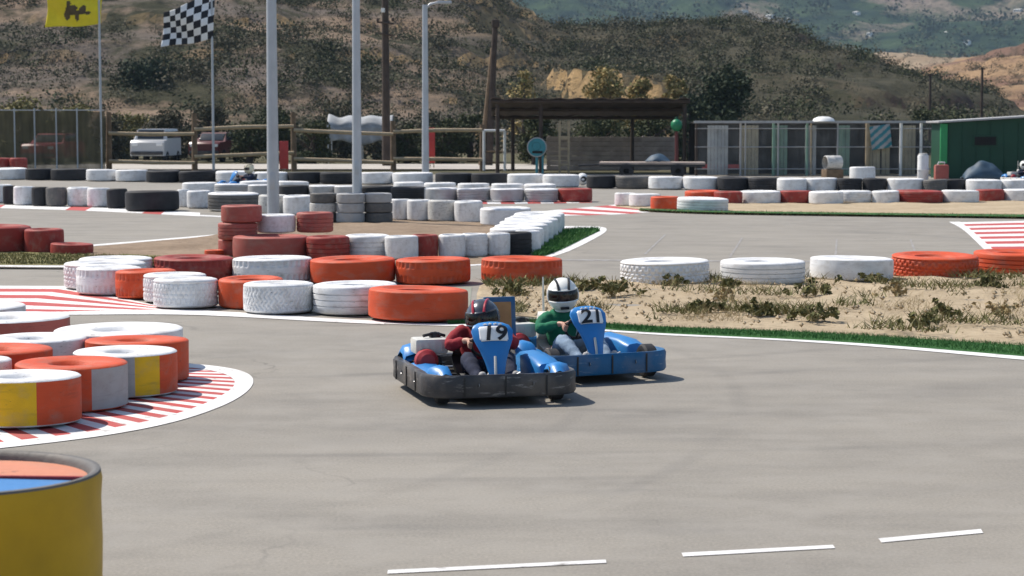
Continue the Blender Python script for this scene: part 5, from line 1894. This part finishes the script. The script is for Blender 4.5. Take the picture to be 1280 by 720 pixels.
m = MB(); m.lathe([(0, .05), (.05, .05), (.055, 0)], 12, (.16, 0, .54)); m.build('cap', M['ink'], rc)
wb_ = thing('marker_ball', 'small white ball with a dark patch on the outer tyre wall', 'ball', at(728, 64.2, .0))
m = MB(); m.lathe([(0, -.19), (.09, -.17), (.16, -.10), (.19, 0), (.16, .10), (.09, .17), (0, .19)], 24, (0, 0, .21)); m.build('shell', M['white'], wb_)
m = MB(); m.lathe([(0, .013), (.07, .008), (.09, -.012)], 16, (.03, -.188, .22), 'y'); m.build('patch', M['ink'], wb_)
sk = MB(); sk.lathe([(.0, .40), (.04, .38)], 8, (0, 0, 0))

# ------------------------------------------------------------------ green hut
gh = thing('green_hut', 'dark green flat-roofed hut with a small black window', 'hut', (0, 0, 0))
D = 72.0
xa, xb = 14.84, 21.5
hl_, hr_ = 1.92, 2.33
m = MB()
m.add([(xa, D, -.02), (xb, D, -.02), (xb, D, hr_), (xa, D, hl_), (xa, D + 1.8, -.02), (xb, D + 1.8, -.02), (xb, D + 1.8, hr_), (xa, D + 1.8, hl_)],
      [(0, 1, 2, 3), (5, 4, 7, 6), (4, 0, 3, 7), (1, 5, 6, 2)])
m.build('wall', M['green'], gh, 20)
m = MB()
rot = Matrix.Rotation(-math.atan2(hr_ - hl_, xb - xa), 3, 'Y')
m.box(((xa + xb) / 2 - .03, D + .85, (hl_ + hr_) / 2 + .045), (xb - xa + .3, 2.2, .060), 0, .012, rot)
m.build('roof', M['silver'], gh)
m = MB()
for i in range(14):
    m.box((xa + .25 + i * .48, D - .014, 1.0), (.04, .022, 1.84), 0, .004)
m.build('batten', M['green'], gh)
q = at(1230, D)
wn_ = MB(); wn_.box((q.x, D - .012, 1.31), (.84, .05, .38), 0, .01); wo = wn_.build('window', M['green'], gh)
m = MB(); m.box((q.x, D - .03, 1.31), (.74, .035, .29), 0, .004); m.build('pane', M['dark'], wo)
m = MB(); m.box((xa + .06, D - .03, .95), (.24, .10, 1.9), 0, .01); m.build('sunlit_corner', M['sunlitgreen'], gh)  # added strip, its brighter green paints in sunlight on the hut's side
# heap and machine by the hut
tp = MB()
tp.grid(lambda u, v: Vector((-.75 + 1.5 * u, -.4 + .8 * v, .02 + .62 * max(0, 1 - (2 * u - .95) ** 2) ** .9 * (1 - abs(2 * v - 1)) ** .5 + .06 * mnoise.noise(Vector((u * 6, v * 6, 5))))), 24, 14)
o = tp.build('tarpaulin', M['tarp'], None, 180, tuple(at(1230, 70.4, 0)))
s = o.modifiers.new('thickness', 'SOLIDIFY'); s.thickness = .012
tag(o, 'peaked blue tarpaulin heap in front of the green hut', 'tarpaulin')
lc, rcz = place(1284, 231, 20)
pk = make_kart('parked pale go-kart at the picture edge by the green hut', lc, rcz, '', M['cream'], False, True)
make_person('driver in a white helmet sitting by the green hut at the picture edge', lc, rcz, M['navycloth'], M['navycloth'], M['palewhite'], M['ink'], WHEEL, 0.0, 0.0, 0.0)


# ------------------------------------------------------------------ trees and bushes behind the fences
def tree(name, label, cat, u, D, w_, h, base, mt, nclump=14, leaves=160, leaf=.16, group=None):
    q = at(u, D)
    t = thing(name, label, cat, (q.x, D, -0.05), random.random() * 6, group)
    m = MB()
    m.tube([(0, 0, 0), (.05, .03, h * .3), (-.04, 0, h * .6), (0.02, 0.02, h * .85)], [w_ * .06 + .03, w_ * .05 + .02, w_ * .03 + .015, .012], 8)
    for k in range(7):
        a = random.random() * 6.28
        z0 = h * random.uniform(.15, .5)
        m.tube([(0, 0, z0), (math.cos(a) * w_ * .2, math.sin(a) * w_ * .2, z0 + h * .18), (math.cos(a) * w_ * .38, math.sin(a) * w_ * .38, z0 + h * .3)], [.035, .025, .01], 6)
    m.build('trunk', M['darkwood'], t)
    C, R_ = [], []
    for k in range(nclump):
        a = random.random() * 6.28
        zz = base + (1 - base) * random.random()
        prof = math.sin(PI * min(max((zz - base) / (1 - base) * .8 + .18, 0), 1)) ** .6
        rr = w_ * .5 * prof * random.uniform(.2, .85)
        C.append((math.cos(a) * rr, math.sin(a) * rr, zz * h * .9))
        s_ = w_ * random.uniform(.13, .24)
        R_.append((s_, s_, s_ * random.uniform(.6, .95)))
    leaf_cloud('crown', C, R_, leaves, leaf, mt, t, .3)
    return t


gT = 'bushes and trees beyond the fences'
TR = [('tree', 'broad dark green tree beyond the canopy end', 'tree', 905, 112, 4.6, 4.9, .06, 'treeleaf', 40, 240, .22), ('bush', 'dark bush spilling beside the broad dark tree', 'bush', 862, 104, 2.6, 3.4, .05, 'treeleaf', 22, 200, .18),
      ('tree', 'yellowing leafy tree showing over the canopy, first of three', 'tree', 755, 118, 3.2, 5.2, .3, 'dryleaf', 24, 170, .20), ('tree', 'yellow dry tree over the middle of the canopy', 'tree', 800, 120, 2.6, 4.7, .3, 'dryleaf', 20, 170, .20),
      ('tree', 'yellow dry tree over the canopy beside the dark tree', 'tree', 842, 121, 2.2, 5.0, .3, 'dryleaf', 18, 150, .20), ('tree', 'sparse yellow tree beside the leaning pole', 'tree', 655, 117, 2.6, 5.2, .25, 'dryleaf', 14, 110, .18),
      ('bush', 'green bush behind the fence beside the fabric shelter', 'bush', 392, 97, 2.2, 2.3, .0, 'greenscrub', 18, 200, .14), ('bush', 'green bush under the chequered flag behind the fence', 'bush', 312, 101, 2.6, 2.1, .0, 'greenscrub', 18, 180, .14),
      ('bush', 'rounded green bush between the two tall timber poles', 'bush', 556, 99, 2.8, 2.2, .0, 'greenscrub', 20, 190, .14), ('bush', 'low green bush behind the fence before the slim lamp post', 'bush', 510, 100, 2.0, 1.9, .0, 'greenscrub', 16, 170, .14),
      ('bush', 'brown green thicket behind the shade net', 'bush', 30, 105, 4.0, 3.1, .0, 'drygrass', 26, 190, .18), ('bush', 'brown green thicket beside the yellow flag pole', 'bush', 100, 106, 3.4, 2.7, .0, 'drygrass', 24, 180, .18),
      ('bush', 'dusty green bush behind the white van', 'bush', 215, 108, 3.4, 2.6, .0, 'scrub', 22, 180, .16), ('bush', 'dark leafy bush behind the board wall under the canopy', 'bush', 745, 92, 3.0, 2.3, .0, 'greenscrub', 24, 190, .15),
      ('bush', 'dark leafy bush under the canopy near the green lantern', 'bush', 810, 93, 3.0, 2.4, .0, 'greenscrub', 24, 190, .15), ('bush', 'green bush behind the teal round sign', 'bush', 668, 94, 2.4, 2.4, .0, 'greenscrub', 20, 180, .15),
      ('bush', 'thin green bush beyond the wire pens beside the hut', 'bush', 1150, 118, 2.4, 2.9, .1, 'greenscrub', 14, 120, .17), ('bush', 'olive bush behind the fence near the first timber post', 'bush', 160, 112, 3.0, 2.9, .0, 'drygrass', 18, 170, .17),
      ('bush', 'large dark shrub on the slope under the chequered flag', 'bush', 178, 150, 6.0, 6.6, .2, 'treeleaf', 36, 230, .26), ('bush', 'dusty bush behind the white van and the shade net post', 'bush', 140, 104, 2.6, 2.5, .0, 'scrub', 22, 180, .15), ('bush', 'broad olive bush behind the maroon car', 'bush', 262, 110, 3.6, 2.9, .0, 'scrub', 26, 180, .16),
      ('bush', 'green bush behind the first thick lamp post', 'bush', 345, 106, 3.0, 2.6, .0, 'greenscrub', 24, 180, .15), ('bush', 'olive bush behind the white fabric shelter', 'bush', 430, 112, 3.6, 3.0, .0, 'scrub', 26, 180, .16),
      ('bush', 'dark bush filling the fence bay beside the white gate frame', 'bush', 588, 103, 2.6, 2.5, .0, 'greenscrub', 22, 180, .15), ('bush', 'olive bush behind the slim lamp post and red marker board', 'bush', 530, 110, 3.0, 2.7, .0, 'scrub', 24, 180, .15),
      ('bush', 'green shrub low behind the fence near the second lamp post', 'bush', 470, 108, 2.6, 2.4, .0, 'scrub', 18, 160, .16)]
for n_, lab, cat, u, D, w_, h, base, mt, nc, lv, ls in TR:
    tree(n_, lab, cat, u, D, w_, h, base, M[mt], nc, lv, ls, gT)

# ------------------------------------------------------------------ far houses on the mountain side
for u, v, wd, lab in ((962, 21, 9, 'larger white house high on the far mountain'), (982, 25, 7, 'white house beside the larger one on the far mountain'), (1070, 17, 6, 'small white house near the far mountain top'),
                      (1186, 42, 10, 'widest white house on the far mountain side'), (1208, 53, 6, 'white house just below the widest one'), (1087, 43, 5, 'tiny white hut alone on the far mountain'), (1272, 14, 9, 'pale house at the picture edge on the far mountain'), (930, 15, 6, 'pale house on the mountain above the scrub hill')):
    # walk along the sight line to where it meets the slope
    Y = 1050
    while Y < 2480 and P(u, v, Y).z > far_hill.z(P(u, v, Y).x, Y):
        Y += 4
    q = P(u, v, Y)
    h = thing('white_house', lab, 'house', (q.x, Y - 2, q.z - 1.0), random.uniform(-1.1, -.6), 'white houses on the far mountain')
    sc = Y / 2300
    m = MB(); m.box((0, 0, 0.6 * sc), (wd * sc, 6 * sc, 5.2 * sc), 0, 0); wl = m.build('wall', M['whitepaint'], h)
    m = MB()
    hw, hd = wd * sc * .54, 3.4 * sc
    z0, z1 = 3.2 * sc, 4.2 * sc
    m.add([(-hw, -hd, z0), (hw, -hd, z0), (hw, hd, z0), (-hw, hd, z0), (-hw, 0, z1), (hw, 0, z1)], [(0, 1, 5, 4), (2, 3, 4, 5), (0, 4, 3), (1, 2, 5), (3, 2, 1, 0)])
    m.build('roof', M['cream'], h)
    for s in (-.3, .05, .32):
        m = MB()
        m.box((wd * sc * s, -3.02 * sc, 1.6 * sc), (1.1 * sc, .1, 1.2 * sc), 0, 0)
        m.build('window', M['glass'], h)
# ------------------------------------------------------------------ air, sky, sun
hz = MB()
hz.box((0, 1550, 250 - 1.1), (5600, 3700, 500 + 0.0))
hm = bpy.data.materials.new('thin air')
hm.use_nodes = True
nt = hm.node_tree
nt.nodes.remove(nt.nodes['Principled BSDF'])
pv = nt.nodes.new('ShaderNodeVolumePrincipled')
pv.inputs['Color'].default_value = (0.55, 0.76, 1.0, 1)
pv.inputs['Density'].default_value = 0.00013
pv.inputs['Anisotropy'].default_value = 0.1
nt.links.new(pv.outputs[0], nt.nodes['Material Output'].inputs['Volume'])
tag(hz.build('haze', hm), kind='stuff')

EL, AZ = math.radians(52), (-0.84, 0.54)     # the sun stands high, to the left and a little beyond the karts
w = bpy.data.worlds.new('World')
scene.world = w
w.use_nodes = True
nt = w.node_tree
sky = nt.nodes.new('ShaderNodeTexSky')
sky.sky_type = 'NISHITA'
sky.sun_disc = False
sky.sun_elevation = EL
sky.sun_rotation = math.atan2(AZ[0], AZ[1])
sky.air_density = 1.0
sky.dust_density = 1.0
nt.links.new(sky.outputs[0], nt.nodes['Background'].inputs['Color'])
nt.nodes['Background'].inputs['Strength'].default_value = 0.10
sl = bpy.data.lights.new('sun', 'SUN')
sl.energy = 4.2
sl.angle = math.radians(0.5)
sl.color = (1.0, 0.93, 0.83)
so = bpy.data.objects.new('sun', sl)
COL.objects.link(so)
d = Vector((AZ[0] * math.cos(EL), AZ[1] * math.cos(EL), math.sin(EL)))
so.rotation_euler = d.to_track_quat('Z', 'Y').to_euler()
so.location = d * 60 + Vector((0, 20, 0))

scene.view_settings.view_transform = 'Standard'
scene.view_settings.look = 'None'
scene.view_settings.gamma = 1.0
scene.view_settings.exposure = 0.5
scene.view_settings.use_curve_mapping = False
scene.render.engine = 'CYCLES'
scene.cycles.use_denoising = True
scene.cycles.max_bounces = 6
scene.cycles.volume_bounces = 0
scene.cycles.transparent_max_bounces = 12
